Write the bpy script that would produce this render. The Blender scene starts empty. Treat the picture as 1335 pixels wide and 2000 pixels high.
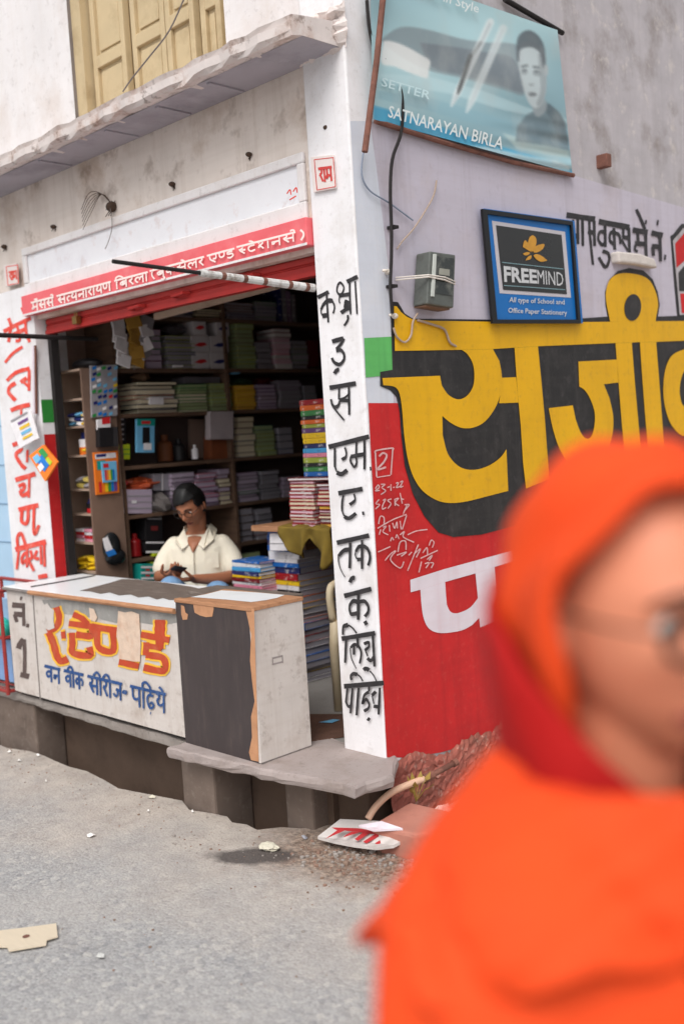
import bpy, bmesh, math, random
from mathutils import Vector, Matrix, Euler
random.seed(7)
SC = bpy.context.scene
COL = SC.collection
R = math.radians

# ------------------------------------------------------------------ camera
PHOTO_W, PHOTO_H, FPX = 1335.0, 2000.0, 1994.6
YAW, PITCH, ROLL, EYE = -0.785034, -0.0774544, 0.0606977, 1.6
_cy, _sy, _cp, _sp = math.cos(YAW), math.sin(YAW), math.cos(PITCH), math.sin(PITCH)
FWD = Vector((_sy*_cp, _cy*_cp, _sp))
_rt = Vector((_cy, -_sy, 0.0))
_dn = -_rt.cross(FWD)
RIGHT = math.cos(ROLL)*_rt + math.sin(ROLL)*_dn
DOWN = -math.sin(ROLL)*_rt + math.cos(ROLL)*_dn
CAM = Vector((0, 0, EYE))
cd = bpy.data.cameras.new("camera")
cam = bpy.data.objects.new("camera", cd)
COL.objects.link(cam)
mw = Matrix.Identity(4)
for i in range(3):
    mw[i][0] = RIGHT[i]; mw[i][1] = -DOWN[i]; mw[i][2] = -FWD[i]; mw[i][3] = CAM[i]
cam.matrix_world = mw
cd.sensor_fit = 'HORIZONTAL'
cd.sensor_width = 24.0
cd.lens = FPX/PHOTO_W*24.0
cd.clip_start = 0.05
cd.clip_end = 400
cd.dof.use_dof = True
cd.dof.focus_distance = 4.1
cd.dof.aperture_fstop = 1.5
SC.camera = cam

# ------------------------------------------------------------------ world, sun, exposure
SUN_EL, SUN_AZ = R(52), R(150)      # high sun behind thin cloud
w = bpy.data.worlds.new("World"); SC.world = w; w.use_nodes = True
nt = w.node_tree; nt.nodes.clear()
sky = nt.nodes.new('ShaderNodeTexSky'); sky.sky_type = 'NISHITA'; sky.sun_disc = False
sky.sun_elevation = SUN_EL; sky.sun_rotation = SUN_AZ
sky.air_density = 1.0; sky.dust_density = 4.0; sky.ozone_density = 1.0
hs = nt.nodes.new('ShaderNodeHueSaturation'); hs.inputs['Saturation'].default_value = 0.18
bg = nt.nodes.new('ShaderNodeBackground'); bg.inputs['Strength'].default_value = 0.15
wo = nt.nodes.new('ShaderNodeOutputWorld')
nt.links.new(sky.outputs[0], hs.inputs['Color']); nt.links.new(hs.outputs[0], bg.inputs['Color'])
nt.links.new(bg.outputs[0], wo.inputs[0])
sd = bpy.data.lights.new("sun", 'SUN'); sd.energy = 1.3; sd.angle = R(40); sd.color = (1.0, 0.965, 0.92)
sun = bpy.data.objects.new("sun", sd); COL.objects.link(sun)
# sun_rotation is measured from +Y towards +X in the sky texture
sdir = Vector((math.sin(SUN_AZ)*math.cos(SUN_EL), math.cos(SUN_AZ)*math.cos(SUN_EL), math.sin(SUN_EL)))
sun.rotation_euler = sdir.to_track_quat('Z', 'Y').to_euler()
sun.location = sdir*30
SC.view_settings.view_transform = 'Standard'; SC.view_settings.look = 'None'
SC.view_settings.gamma = 1; SC.view_settings.use_curve_mapping = False
SC.view_settings.exposure = 0.2
SC.render.engine = 'CYCLES'
SC.cycles.max_bounces = 8
SC.cycles.use_denoising = True

# ------------------------------------------------------------------ picture ray -> point on a real plane
def ray(px, py):
    return RIGHT*((px-PHOTO_W/2)/FPX) + DOWN*((py-PHOTO_H/2)/FPX) + FWD
def P(px, py, ax, val):
    d = ray(px, py); i = 'xyz'.index(ax); t = (val-CAM[i])/d[i]
    return CAM + d*t
def at(px, py, depth):
    return CAM + ray(px, py)*depth

# ------------------------------------------------------------------ mesh builder
def catmull(pts, n=6):
    pts = [Vector(p) for p in pts]
    if len(pts) < 3: return pts
    out = []
    for i in range(len(pts)-1):
        p0 = pts[max(i-1, 0)]; p1 = pts[i]; p2 = pts[i+1]; p3 = pts[min(i+2, len(pts)-1)]
        for k in range(n):
            t = k/n
            out.append(0.5*((2*p1)+(-p0+p2)*t+(2*p0-5*p1+4*p2-p3)*t*t+(-p0+3*p1-3*p2+p3)*t**3))
    out.append(pts[-1]); return out

class MB:
    def __init__(s):
        s.v = []; s.f = []; s.m = []; s.lay = 0
    def face(s, pts, m=0):
        b = len(s.v); s.v += [Vector(p) for p in pts]; s.f.append(tuple(range(b, b+len(pts)))); s.m.append(m)
    def grid(s, rows, m=0, closed_u=False, closed_v=False):
        b = len(s.v); nu = len(rows); nv = len(rows[0])
        for r_ in rows: s.v += [Vector(p) for p in r_]
        for i in range(nu if closed_u else nu-1):
            for j in range(nv if closed_v else nv-1):
                a = b+i*nv+j; c = b+i*nv+(j+1) % nv
                d = b+((i+1) % nu)*nv+(j+1) % nv; e = b+((i+1) % nu)*nv+j
                s.f.append((a, c, d, e)); s.m.append(m)
    def hexa(s, c, m=0):
        b = len(s.v); s.v += [Vector(p) for p in c]
        for q in ((0,3,2,1),(4,5,6,7),(0,1,5,4),(1,2,6,5),(2,3,7,6),(3,0,4,7)):
            s.f.append(tuple(b+i for i in q)); s.m.append(m)
    def box(s, lo, hi, m=0, rz=0.0, piv=None):
        x0,y0,z0 = lo; x1,y1,z1 = hi
        c = [(x0,y0,z0),(x1,y0,z0),(x1,y1,z0),(x0,y1,z0),(x0,y0,z1),(x1,y0,z1),(x1,y1,z1),(x0,y1,z1)]
        if rz:
            p = Vector(piv) if piv else Vector(((x0+x1)/2,(y0+y1)/2,0)); M_ = Matrix.Rotation(rz, 3, 'Z')
            c = [p+M_ @ (Vector(q)-p) for q in c]
        s.hexa(c, m)
    def slab(s, poly, off, m=0):
        """closed solid: polygon (list of points) extruded by vector off"""
        off = Vector(off); n = len(poly); b = len(s.v)
        s.v += [Vector(p) for p in poly]+[Vector(p)+off for p in poly]
        s.f.append(tuple(range(b+n-1, b-1, -1))); s.m.append(m)
        s.f.append(tuple(range(b+n, b+2*n))); s.m.append(m)
        for i in range(n):
            j = (i+1) % n; s.f.append((b+i, b+j, b+n+j, b+n+i)); s.m.append(m)
    def tube(s, pts, r, n=8, m=0, smooth=0, caps=True):
        pts = catmull(pts, smooth) if smooth else [Vector(p) for p in pts]
        k = len(pts); rows = []; prev = None
        for i, p in enumerate(pts):
            t = (pts[min(i+1, k-1)]-pts[max(i-1, 0)]).normalized()
            if prev is None:
                up = Vector((0,0,1)) if abs(t.z) < 0.9 else Vector((1,0,0)); u = t.cross(up).normalized()
            else:
                u = (prev - t*prev.dot(t)).normalized()
            prev = u; v_ = t.cross(u)
            rr = r(i/(k-1)) if callable(r) else r
            rows.append([p+(u*math.cos(2*math.pi*j/n)+v_*math.sin(2*math.pi*j/n))*rr for j in range(n)])
        b = len(s.v); s.grid(rows, m, closed_v=True)
        if caps:
            s.f.append(tuple(range(b+n-1, b-1, -1))); s.m.append(m)
            e = b+(k-1)*n; s.f.append(tuple(range(e, e+n))); s.m.append(m)
    def ell(s, c, rx, ry, rz, m=0, nu=10, nv=14, rot=None, top=None):
        rows = []; c = Vector(c)
        for i in range(nu+1):
            a = math.pi*i/nu
            a = min(max(a, 0.02), math.pi-0.02)
            row = []
            for j in range(nv):
                b_ = 2*math.pi*j/nv
                p = Vector((rx*math.sin(a)*math.cos(b_), ry*math.sin(a)*math.sin(b_), rz*math.cos(a)))
                if rot: p = rot @ p
                row.append(c+p)
            rows.append(row)
        b = len(s.v); s.grid(rows, m, closed_v=True)
        s.f.append(tuple(range(b, b+nv))); s.m.append(m)
        e = b+nu*nv; s.f.append(tuple(range(e+nv-1, e-1, -1))); s.m.append(m)
    def lathe(s, c, prof, n=14, m=0, mz=None):
        c = Vector(c)
        for i in range(len(prof)-1):
            mm = mz[i] if mz else m
            s.grid([[c+Vector((r_*math.cos(2*math.pi*j/n), r_*math.sin(2*math.pi*j/n), z)) for j in range(n)] for r_, z in prof[i:i+2]], mm, closed_v=True)
    # ---- painted marks: picture traces laid on a real plane
    def pface(s, pts, ax, val, m=0, toward=None):
        q = [P(x, y, ax, val) for x, y in pts]
        s.face(q, m)
    def brush(s, pts, ax, val, wh, wv=None, m=0, n=5, step=0.00012, sgn=-1, taper=0.0):
        """flat-pen stroke through picture points; wh = width on horizontals, wv on verticals (picture px)"""
        wv = wh if wv is None else wv
        v_ = val + sgn*step*s.lay; s.lay += 1
        pp = catmull([(a, b, 0) for a, b in pts], n) if len(pts) > 2 else [Vector((a, b, 0)) for a, b in pts]
        if len(pts) == 2:
            pp = [pp[0].lerp(pp[1], k/4) for k in range(5)]
        L = []; Rr = []; k = len(pp)
        for i, p in enumerate(pp):
            t = pp[min(i+1, k-1)]-pp[max(i-1, 0)]
            if t.length < 1e-6: t = Vector((1,0,0))
            t.normalize(); nrm = Vector((-t.y, t.x, 0))
            wd = math.sqrt((wh*t.x)**2+(wv*t.y)**2)*0.5*(1+0.06*math.sin(i*1.7+s.lay))
            if taper: wd *= 1-taper*i/(k-1)
            L.append(p+nrm*wd); Rr.append(p-nrm*wd)
        s.grid([[P(q.x, q.y, ax, v_) for q in L], [P(q.x, q.y, ax, v_) for q in Rr]], m)
    def build(s, name, mats, parent=None, smooth=False, bevel=0.0, origin=None, fix=True):
        if not isinstance(mats, (list, tuple)): mats = [mats]
        if parent is not None:
            q = parent; o0 = Vector((0,0,0))
            while q is not None: o0 = o0+q.location; q = q.parent
            org = o0
        elif origin is not None: org = Vector(origin)
        else:
            xs = [p.x for p in s.v]; ys = [p.y for p in s.v]; zs = [p.z for p in s.v]
            org = Vector(((min(xs)+max(xs))/2, (min(ys)+max(ys))/2, min(zs)))
        me = bpy.data.meshes.new(name)
        me.from_pydata([tuple(p-org) for p in s.v], [], s.f)
        for mt in mats: me.materials.append(mt)
        for p, i in zip(me.polygons, s.m): p.material_index = i; p.use_smooth = smooth
        if fix:
            bm = bmesh.new(); bm.from_mesh(me)
            if fix == 'weld': bmesh.ops.remove_doubles(bm, verts=bm.verts, dist=1e-5)
            bmesh.ops.recalc_face_normals(bm, faces=bm.faces); bm.to_mesh(me); bm.free()
        me.update()
        o = bpy.data.objects.new(name, me); COL.objects.link(o)
        if parent is not None: o.parent = parent
        else: o.location = org
        if bevel:
            b = o.modifiers.new("edge", 'BEVEL'); b.width = bevel; b.segments = 2; b.limit_method = 'ANGLE'; b.angle_limit = R(40)
        return o

def tag(o, label=None, cat=None, group=None, kind=None):
    if label: o['label'] = label
    if cat: o['category'] = cat
    if group: o['group'] = group
    if kind: o['kind'] = kind
    return o
def thing(name, label, cat, loc, group=None):
    o = bpy.data.objects.new(name, None); COL.objects.link(o); o.location = Vector(loc); o.empty_display_size = 0.1
    return tag(o, label, cat, group)

# ------------------------------------------------------------------ materials
def lin(c):
    return tuple(((v/255)/12.92 if v/255 <= 0.04045 else ((v/255+0.055)/1.055)**2.4) for v in c)
_mc = {}
def mat(name, rgb, rough=0.75, var=0.12, scale=6.0, bump=0.15, bscale=70.0, metal=0.0, spec=0.35,
        dirt=None, dirt_amt=0.5, dirt_scale=2.5, fine=None, fine_amt=0.3, fine_scale=40.0, coat=0.0, stretch=None, trans=0.0, bdist=0.004, streak=None, streak_amt=0.3):
    """painted / plastered / printed surface: base colour with cloudy variation, own-shape stains, fine specks, bump"""
    if name in _mc: return _mc[name]
    m = bpy.data.materials.new(name); m.use_nodes = True; _mc[name] = m
    t = m.node_tree; N = t.nodes; L = t.links
    b = N['Principled BSDF']
    b.inputs['Roughness'].default_value = rough; b.inputs['Metallic'].default_value = metal
    b.inputs['Specular IOR Level'].default_value = spec
    if coat: b.inputs['Coat Weight'].default_value = coat
    tc = N.new('ShaderNodeTexCoord'); vec = tc.outputs['Object']
    if stretch:
        mp = N.new('ShaderNodeMapping'); mp.inputs['Scale'].default_value = stretch
        L.new(vec, mp.inputs['Vector']); vec = mp.outputs['Vector']
    c = lin(rgb)
    def noise(sc, det=5.0, rg=0.6):
        n = N.new('ShaderNodeTexNoise'); n.inputs['Scale'].default_value = sc; n.inputs['Detail'].default_value = det
        n.inputs['Roughness'].default_value = rg; L.new(vec, n.inputs['Vector']); return n
    def ramp(src, a, b_):
        r_ = N.new('ShaderNodeMapRange'); r_.inputs['From Min'].default_value = a; r_.inputs['From Max'].default_value = b_
        L.new(src, r_.inputs['Value']); return r_.outputs['Result']
    def mix(fac, a, bcol):
        mx = N.new('ShaderNodeMix'); mx.data_type = 'RGBA'
        if isinstance(fac, float): mx.inputs['Factor'].default_value = fac
        else: L.new(fac, mx.inputs['Factor'])
        for sock, val in ((mx.inputs[6], a), (mx.inputs[7], bcol)):
            if isinstance(val, tuple): sock.default_value = (*val[:3], 1)
            else: L.new(val, sock)
        return mx.outputs[2]
    def scl(src, k):
        q = N.new('ShaderNodeMath'); q.operation = 'MULTIPLY'; q.inputs[1].default_value = k; L.new(src, q.inputs[0]); return q.outputs[0]
    n1 = noise(scale)
    col = mix(ramp(n1.outputs['Fac'], 0.3, 0.7), tuple(x*(1-var) for x in c), tuple(min(1, x*(1+var)) for x in c))
    if dirt:
        n2 = noise(dirt_scale, 7.0, 0.65)
        col = mix(scl(ramp(n2.outputs['Fac'], 0.5, 0.72), dirt_amt), col, lin(dirt))
    if fine:
        n3 = noise(fine_scale, 4.0, 0.7)
        col = mix(scl(ramp(n3.outputs['Fac'], 0.56, 0.68), fine_amt), col, lin(fine))
    if streak:   # run-off marks and brush drag, drawn out down the wall
        ms = N.new('ShaderNodeMapping'); ms.inputs['Scale'].default_value = (13, 13, .55); L.new(tc.outputs['Object'], ms.inputs['Vector'])
        n4 = N.new('ShaderNodeTexNoise'); n4.inputs['Scale'].default_value = 1.0; n4.inputs['Detail'].default_value = 7; n4.inputs['Roughness'].default_value = .7; L.new(ms.outputs['Vector'], n4.inputs['Vector'])
        col = mix(scl(ramp(n4.outputs['Fac'], 0.5, 0.72), streak_amt), col, lin(streak))
        mh = N.new('ShaderNodeMapping'); mh.inputs['Scale'].default_value = (2.2, 2.2, 42); mh.inputs['Rotation'].default_value = (.12, .1, 0); L.new(tc.outputs['Object'], mh.inputs['Vector'])
        n5 = N.new('ShaderNodeTexNoise'); n5.inputs['Scale'].default_value = 1.0; n5.inputs['Detail'].default_value = 5; L.new(mh.outputs['Vector'], n5.inputs['Vector'])
        col = mix(scl(ramp(n5.outputs['Fac'], 0.45, 0.75), streak_amt*.35), col, lin(streak))
    L.new(col, b.inputs['Base Color'])
    if var > 0:
        rr = N.new('ShaderNodeMapRange'); rr.inputs['To Min'].default_value = max(0.05, rough-0.1); rr.inputs['To Max'].default_value = min(1, rough+0.1)
        L.new(n1.outputs['Fac'], rr.inputs['Value']); L.new(rr.outputs['Result'], b.inputs['Roughness'])
    if bump:
        nb = noise(bscale, 6.0, 0.65); bp = N.new('ShaderNodeBump'); bp.inputs['Strength'].default_value = bump; bp.inputs['Distance'].default_value = bdist
        L.new(nb.outputs['Fac'], bp.inputs['Height']); L.new(bp.outputs['Normal'], b.inputs['Normal'])
    if trans:
        b.inputs['Transmission Weight'].default_value = trans
    return m

# ------------------------------------------------------------------ a small brush alphabet (width, strokes); headline at 1, foot at 0
GL = {
 'pa': (.72, [[(.58,1),(.58,0)], [(.14,1),(.14,.62),(.2,.44),(.36,.38),(.58,.5)]]),
 'ma': (.78, [[(.64,1),(.64,0)], [(.2,1),(.2,.44)], [(.2,.44),(.09,.36),(.12,.27),(.22,.33),(.24,.44)], [(.2,.44),(.64,.44)]]),
 'sa': (.86, [[(.72,1),(.72,0)], [(.24,1),(.33,.84),(.27,.66),(.1,.6)], [(.12,.6),(.22,.42),(.44,.1)], [(.27,.5),(.72,.5)]]),
 'sh': (.56, [[(.24,1),(.33,.84),(.27,.66),(.1,.6)], [(.12,.6),(.22,.42),(.44,.1)], [(.27,.5),(.5,.5)]]),
 'ra': (.5, [[(.2,1),(.34,.86),(.3,.66),(.1,.58)], [(.1,.58),(.22,.42),(.42,.06)]]),
 'ta': (.74, [[(.6,1),(.6,0)], [(.6,.64),(.32,.62),(.16,.46),(.2,.24),(.34,.08)]]),
 'th': (.42, [[(.42,.64),(.28,.62),(.14,.46),(.2,.24),(.3,.08)]]),
 'ya': (.74, [[(.6,1),(.6,0)], [(.1,.94),(.26,.9),(.28,.72),(.14,.62)], [(.14,.62),(.22,.42),(.38,.36),(.6,.5)]]),
 'na': (.72, [[(.58,1),(.58,0)], [(.08,.52),(.58,.52)], [(.2,.52),(.12,.38),(.2,.32),(.28,.42),(.24,.52)]]),
 'a':  (.26, [[(.13,1),(.13,0)]]),
 'Na': (.84, [[(.7,1),(.7,0)], [(.12,1),(.12,.56),(.26,.42),(.42,.56),(.42,1)]]),
 'Nh': (.5, [[(.12,1),(.12,.56),(.26,.42),(.42,.56),(.42,1)]]),
 'ba': (.74, [[(.6,1),(.6,0)], [(.6,.62),(.36,.7),(.15,.54),(.26,.34),(.46,.4),(.6,.58)], [(.22,.62),(.5,.4)]]),
 'va': (.74, [[(.6,1),(.6,0)], [(.6,.62),(.36,.7),(.15,.54),(.26,.34),(.46,.4),(.6,.58)]]),
 'la': (.86, [[(.72,1),(.72,0)], [(.72,.66),(.56,.68),(.46,.5),(.44,.34)], [(.46,.56),(.34,.7),(.16,.64),(.12,.4),(.3,.12)]]),
 'ka': (.86, [[(.44,1),(.44,0)], [(.44,.62),(.26,.68),(.12,.5),(.24,.34),(.44,.48)], [(.44,.6),(.64,.68),(.78,.52),(.7,.26)]]),
 'e':  (.66, [[(.14,1),(.14,.66),(.22,.42),(.5,.08)], [(.54,1),(.54,.52),(.34,.5)]]),
 'Da': (.6, [[(.34,1),(.34,.8)], [(.48,.8),(.16,.76),(.16,.56),(.44,.52),(.5,.3),(.34,.12),(.12,.2)]]),
 'Ta': (.62, [[(.34,1),(.34,.78)], [(.52,.76),(.22,.74),(.12,.46),(.26,.16),(.54,.22)]]),
 'Dha':(.64, [[(.34,1),(.34,.78)], [(.54,.76),(.2,.74),(.12,.44),(.3,.1),(.54,.26),(.4,.42),(.3,.3)]]),
 'ja': (.86, [[(.72,1),(.72,0)], [(.72,.58),(.36,.62)], [(.44,.6),(.5,.36),(.32,.2),(.14,.34)]]),
 'Sha':(.86, [[(.72,1),(.72,0)], [(.12,.8),(.3,.94),(.4,.74),(.24,.58)], [(.16,.62),(.44,.12)], [(.3,.5),(.1,.34)]]),
 'i':  (.3, [[(.14,1),(.14,0)], [(.14,1),(.1,1.26),(.34,1.38),(.6,1.2),(.64,1.02)]]),
 'ii': (.28, [[(.14,1),(.14,0)], [(.14,1),(.06,1.24),(-.14,1.34),(-.36,1.18),(-.4,1.02)]]),
 'm_e':(0, [[(-.14,1),(-.26,1.2),(-.44,1.3)]]),
 'm_E':(0, [[(-.14,1),(-.26,1.2),(-.44,1.3)], [(-.14,1),(-.14,1.22),(-.26,1.36)]]),
 'm_o':(.26, [[(.13,1),(.13,0)], [(.13,1),(.0,1.2),(-.16,1.3)]]),
 'm_u':(0, [[(-.16,0),(-.04,-.14),(-.16,-.28),(-.34,-.2)]]),
 'm_r':(0, [[(-.12,1),(-.04,1.2),(-.2,1.32),(-.3,1.22)]]),
 'm_m':(0, [[(-.2,1.24),(-.14,1.24)]]),
 'nuk':(0, [[(-.36,-.16),(-.3,-.16)]]),
 '(':  (.4, [[(.3,1.15),(.14,.8),(.14,.4),(.3,0)]]),
 ')':  (.4, [[(.1,1.15),(.26,.8),(.26,.4),(.1,0)]]),
 '-':  (.5, [[(.08,.5),(.42,.5)]]),
 '.':  (.3, [[(.1,.02),(.18,.02)]]),
}
def write(mb, word, A, B, D, ax, val, wh, wv, head=True, m=0, sgn=-1):
    toks = word.split(); W = sum(GL[t][0] for t in toks)
    A = Vector((*A, 0)); B = Vector((*B, 0)); D = Vector((*D, 0))
    f = lambda u, v: tuple((A+(B-A)*(u/W)+D*(1-v))[:2])
    u = 0.0
    for t in toks:
        w_, st = GL[t]
        for s_ in st: mb.brush([f(u+a, b) for a, b in s_], ax, val, wh, wv, m, 4, sgn=sgn)
        u += w_
    if head: mb.brush([f(-.04, 1), f(W+.02, 1)], ax, val, wh*1.15, wv, m, sgn=sgn)

def text_faces(mb, body, quad, ax, val, m=0, bold=0.0):
    """latin lettering flattened to faces and stretched over a picture quad (tl, tr, br, bl) on a plane"""
    cu = bpy.data.curves.new('tmp_text', 'FONT'); cu.body = body; cu.resolution_u = 2; cu.offset = bold
    ob = bpy.data.objects.new('tmp_text', cu); COL.objects.link(ob)
    dg = bpy.context.evaluated_depsgraph_get(); dg.update()
    me = bpy.data.meshes.new_from_object(ob.evaluated_get(dg))
    xs = [v.co.x for v in me.vertices]; ys = [v.co.y for v in me.vertices]
    x0, x1, y0, y1 = min(xs), max(xs), min(ys), max(ys)
    tl, tr, br, bl = [Vector((*q, 0)) for q in quad]
    pts = []
    for v in me.vertices:
        u = (v.co.x-x0)/(x1-x0); t = (v.co.y-y0)/(y1-y0)
        q = (bl.lerp(br, u)).lerp(tl.lerp(tr, u), t)
        pts.append(P(q.x, q.y, ax, val))
    for p in me.polygons: mb.face([pts[i] for i in p.vertices], m)
    bpy.data.objects.remove(ob); bpy.data.curves.remove(cu); bpy.data.meshes.remove(me)

# ------------------------------------------------------------------ palette
M_white = mat('white_limewash', (226,222,222), .85, .06, 3, .25, 60, dirt=(176,150,128), dirt_amt=.35, dirt_scale=2.2, fine=(150,140,135), fine_amt=.25, fine_scale=25, streak=(190, 174, 162), streak_amt=0.15)
M_pillar = mat('pillar_whitewash', (232,230,232), .8, .05, 3, .25, 45, dirt=(196,188,182), dirt_amt=.6, dirt_scale=3.5, fine=(150,140,135), fine_amt=.18, fine_scale=30, streak=(190, 182, 176), streak_amt=0.2)
M_stain = mat('stained_limewash', (222,211,203), .88, .08, 2.2, .3, 50, dirt=(166,136,110), dirt_amt=.85, dirt_scale=2.0, fine=(136,114,100), fine_amt=.5, fine_scale=5, streak=(150, 122, 98), streak_amt=0.25)
M_cement = mat('weathered_cement', (180,175,179), .9, .1, 5, .4, 40, dirt=(130,120,114), dirt_amt=.85, dirt_scale=3, fine=(214,206,200), fine_amt=.5, fine_scale=9, streak=(140, 130, 126), streak_amt=0.2)
M_lav = mat('lavender_limewash', (190,184,196), .85, .05, 2.5, .22, 45, dirt=(186,172,172), dirt_amt=.5, dirt_scale=3, fine=(150,140,150), fine_amt=.2, fine_scale=22, streak=(160, 150, 158), streak_amt=0.4)
M_paleb = mat('pale_blue_limewash', (206,210,220), .85, .04, 4, .2, 50, dirt=(216,216,220), dirt_amt=.6, dirt_scale=4, streak=(186, 184, 186), streak_amt=0.35)
M_red = mat('red_wall_paint', (196,34,36), .6, .13, 4, .25, 55, dirt=(160,30,34), dirt_amt=.5, dirt_scale=3, fine=(214,110,100), fine_amt=.12, fine_scale=30, streak=(140, 22, 28), streak_amt=0.3)
M_green = mat('green_wall_paint', (96,180,98), .65, .08, 8, .22, 55, streak=(70, 140, 80), streak_amt=0.4)
M_green2 = mat('deep_green_paint', (44,130,52), .65, .08, 8, .22, 55)
M_yellow = mat('yellow_wall_paint', (224,170,8), .5, .09, 3, .22, 50, dirt=(184,136,26), dirt_amt=.3, dirt_scale=6, fine=(140,110,60), fine_amt=.2, fine_scale=30, streak=(170, 118, 16), streak_amt=0.22)
M_black = mat('black_wall_paint', (36,35,36), .5, .2, 5, .22, 55, dirt=(64,60,60), dirt_amt=.6, dirt_scale=7, fine=(110,105,105), fine_amt=.14, fine_scale=22, streak=(76, 72, 70), streak_amt=0.35)
M_ink = mat('black_brush_paint', (46,44,46), .6, .15, 20, .2, 60, dirt=(86,82,84), dirt_amt=.5, dirt_scale=22)
M_redink = mat('red_brush_paint', (226,76,62), .65, .1, 18, .2, 60, dirt=(236,150,136), dirt_amt=.75, dirt_scale=24)
M_chalk = mat('chalk_marks', (214,176,176), .9, .12, 30, .2, 60, dirt=(205,90,88), dirt_amt=.9, dirt_scale=60)
M_paint_white = mat('white_letter_paint', (222,212,220), .6, .05, 6, .15, 50, streak=(206, 170, 176), streak_amt=0.4)
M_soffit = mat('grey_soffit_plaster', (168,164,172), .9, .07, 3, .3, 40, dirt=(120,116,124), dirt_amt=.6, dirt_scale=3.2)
M_fascia = mat('peeling_canopy_edge', (214,204,200), .88, .08, 8, .5, 30, dirt=(170,130,108), dirt_amt=.8, dirt_scale=9, fine=(110,98,92), fine_amt=.6, fine_scale=18)
M_signred = mat('sunlit_red_sign', (228,104,110), .6, .07, 4, .1, 50, dirt=(236,150,152), dirt_amt=.5, dirt_scale=5)  # sunlight put into the colour: board red lightened to a paler pink
M_signtext = mat('cream_sign_paint', (246,226,220), .6, .03, 6, .1, 50)
M_shutter = mat('red_shutter_metal', (176,46,42), .5, .12, 6, .1, 60, metal=.0, dirt=(120,36,34), dirt_amt=.5, dirt_scale=5)
M_dark = mat('soot_black_iron', (34,30,30), .7, .2, 20, .2, 80)
M_rust = mat('rusted_iron', (120,80,68), .8, .2, 20, .3, 90, dirt=(74,50,44), dirt_amt=.7, dirt_scale=14)
M_rodpaint = mat('flaking_white_rod_paint', (206,206,204), .7, .1, 30, .3, 90, dirt=(120,100,84), dirt_amt=.95, dirt_scale=22)
M_stone = mat('grey_step_stone', (146,138,132), .9, .1, 6, .5, 35, dirt=(112,98,88), dirt_amt=.6, dirt_scale=5, fine=(90,80,74), fine_amt=.4, fine_scale=50)
M_slabtop = mat('worn_pinkish_step', (158,146,142), .85, .08, 5, .4, 35, dirt=(132,118,110), dirt_amt=.7, dirt_scale=6, fine=(100,88,82), fine_amt=.3, fine_scale=40)
M_mudwall = mat('brown_mud_wall', (98,80,68), .95, .15, 5, .5, 30, dirt=(62,50,44), dirt_amt=.7, dirt_scale=3)
M_rubble = mat('broken_masonry', (158,92,80), .95, .18, 7, .6, 28, dirt=(112,74,62), dirt_amt=.7, dirt_scale=6, fine=(196,180,166), fine_amt=.4, fine_scale=30)
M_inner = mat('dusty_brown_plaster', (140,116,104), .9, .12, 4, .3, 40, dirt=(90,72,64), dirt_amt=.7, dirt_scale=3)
M_innerdark = mat('dim_inner_plaster', (84,70,66), .9, .12, 4, .3, 40)  # darkened in colour to stand in for the shade inside the shop
M_wood = mat('old_shelf_wood', (104,80,64), .75, .18, 6, .2, 60, stretch=(1,1,8), dirt=(60,46,40), dirt_amt=.6, dirt_scale=5)
M_palewood = mat('pale_cubby_board', (176,152,134), .7, .1, 6, .15, 60, dirt=(128,104,90), dirt_amt=.5, dirt_scale=6)
M_orangewood = mat('raw_wood_edge', (178,130,96), .7, .14, 8, .2, 60, stretch=(1,6,6), dirt=(128,84,56), dirt_amt=.6, dirt_scale=9)
M_shutwood = mat('cream_painted_timber', (196,176,140), .6, .07, 5, .15, 60, dirt=(150,126,92), dirt_amt=.5, dirt_scale=6)
M_greywood = mat('weathered_shaded_grey', (128,120,116), .85, .14, 8, .3, 50, stretch=(6,6,1), dirt=(80,72,68), dirt_amt=.6, dirt_scale=6)
M_blue_n = mat('pale_blue_house_paint', (170,200,224), .8, .06, 3, .3, 40, dirt=(200,212,224), dirt_amt=.6, dirt_scale=3)
M_pier = mat('grimy_step_pier', (116,102,93), .95, .14, 6, .5, 32, dirt=(76,64,56), dirt_amt=.75, dirt_scale=4, fine=(150,138,128), fine_amt=.35, fine_scale=26)

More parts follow.
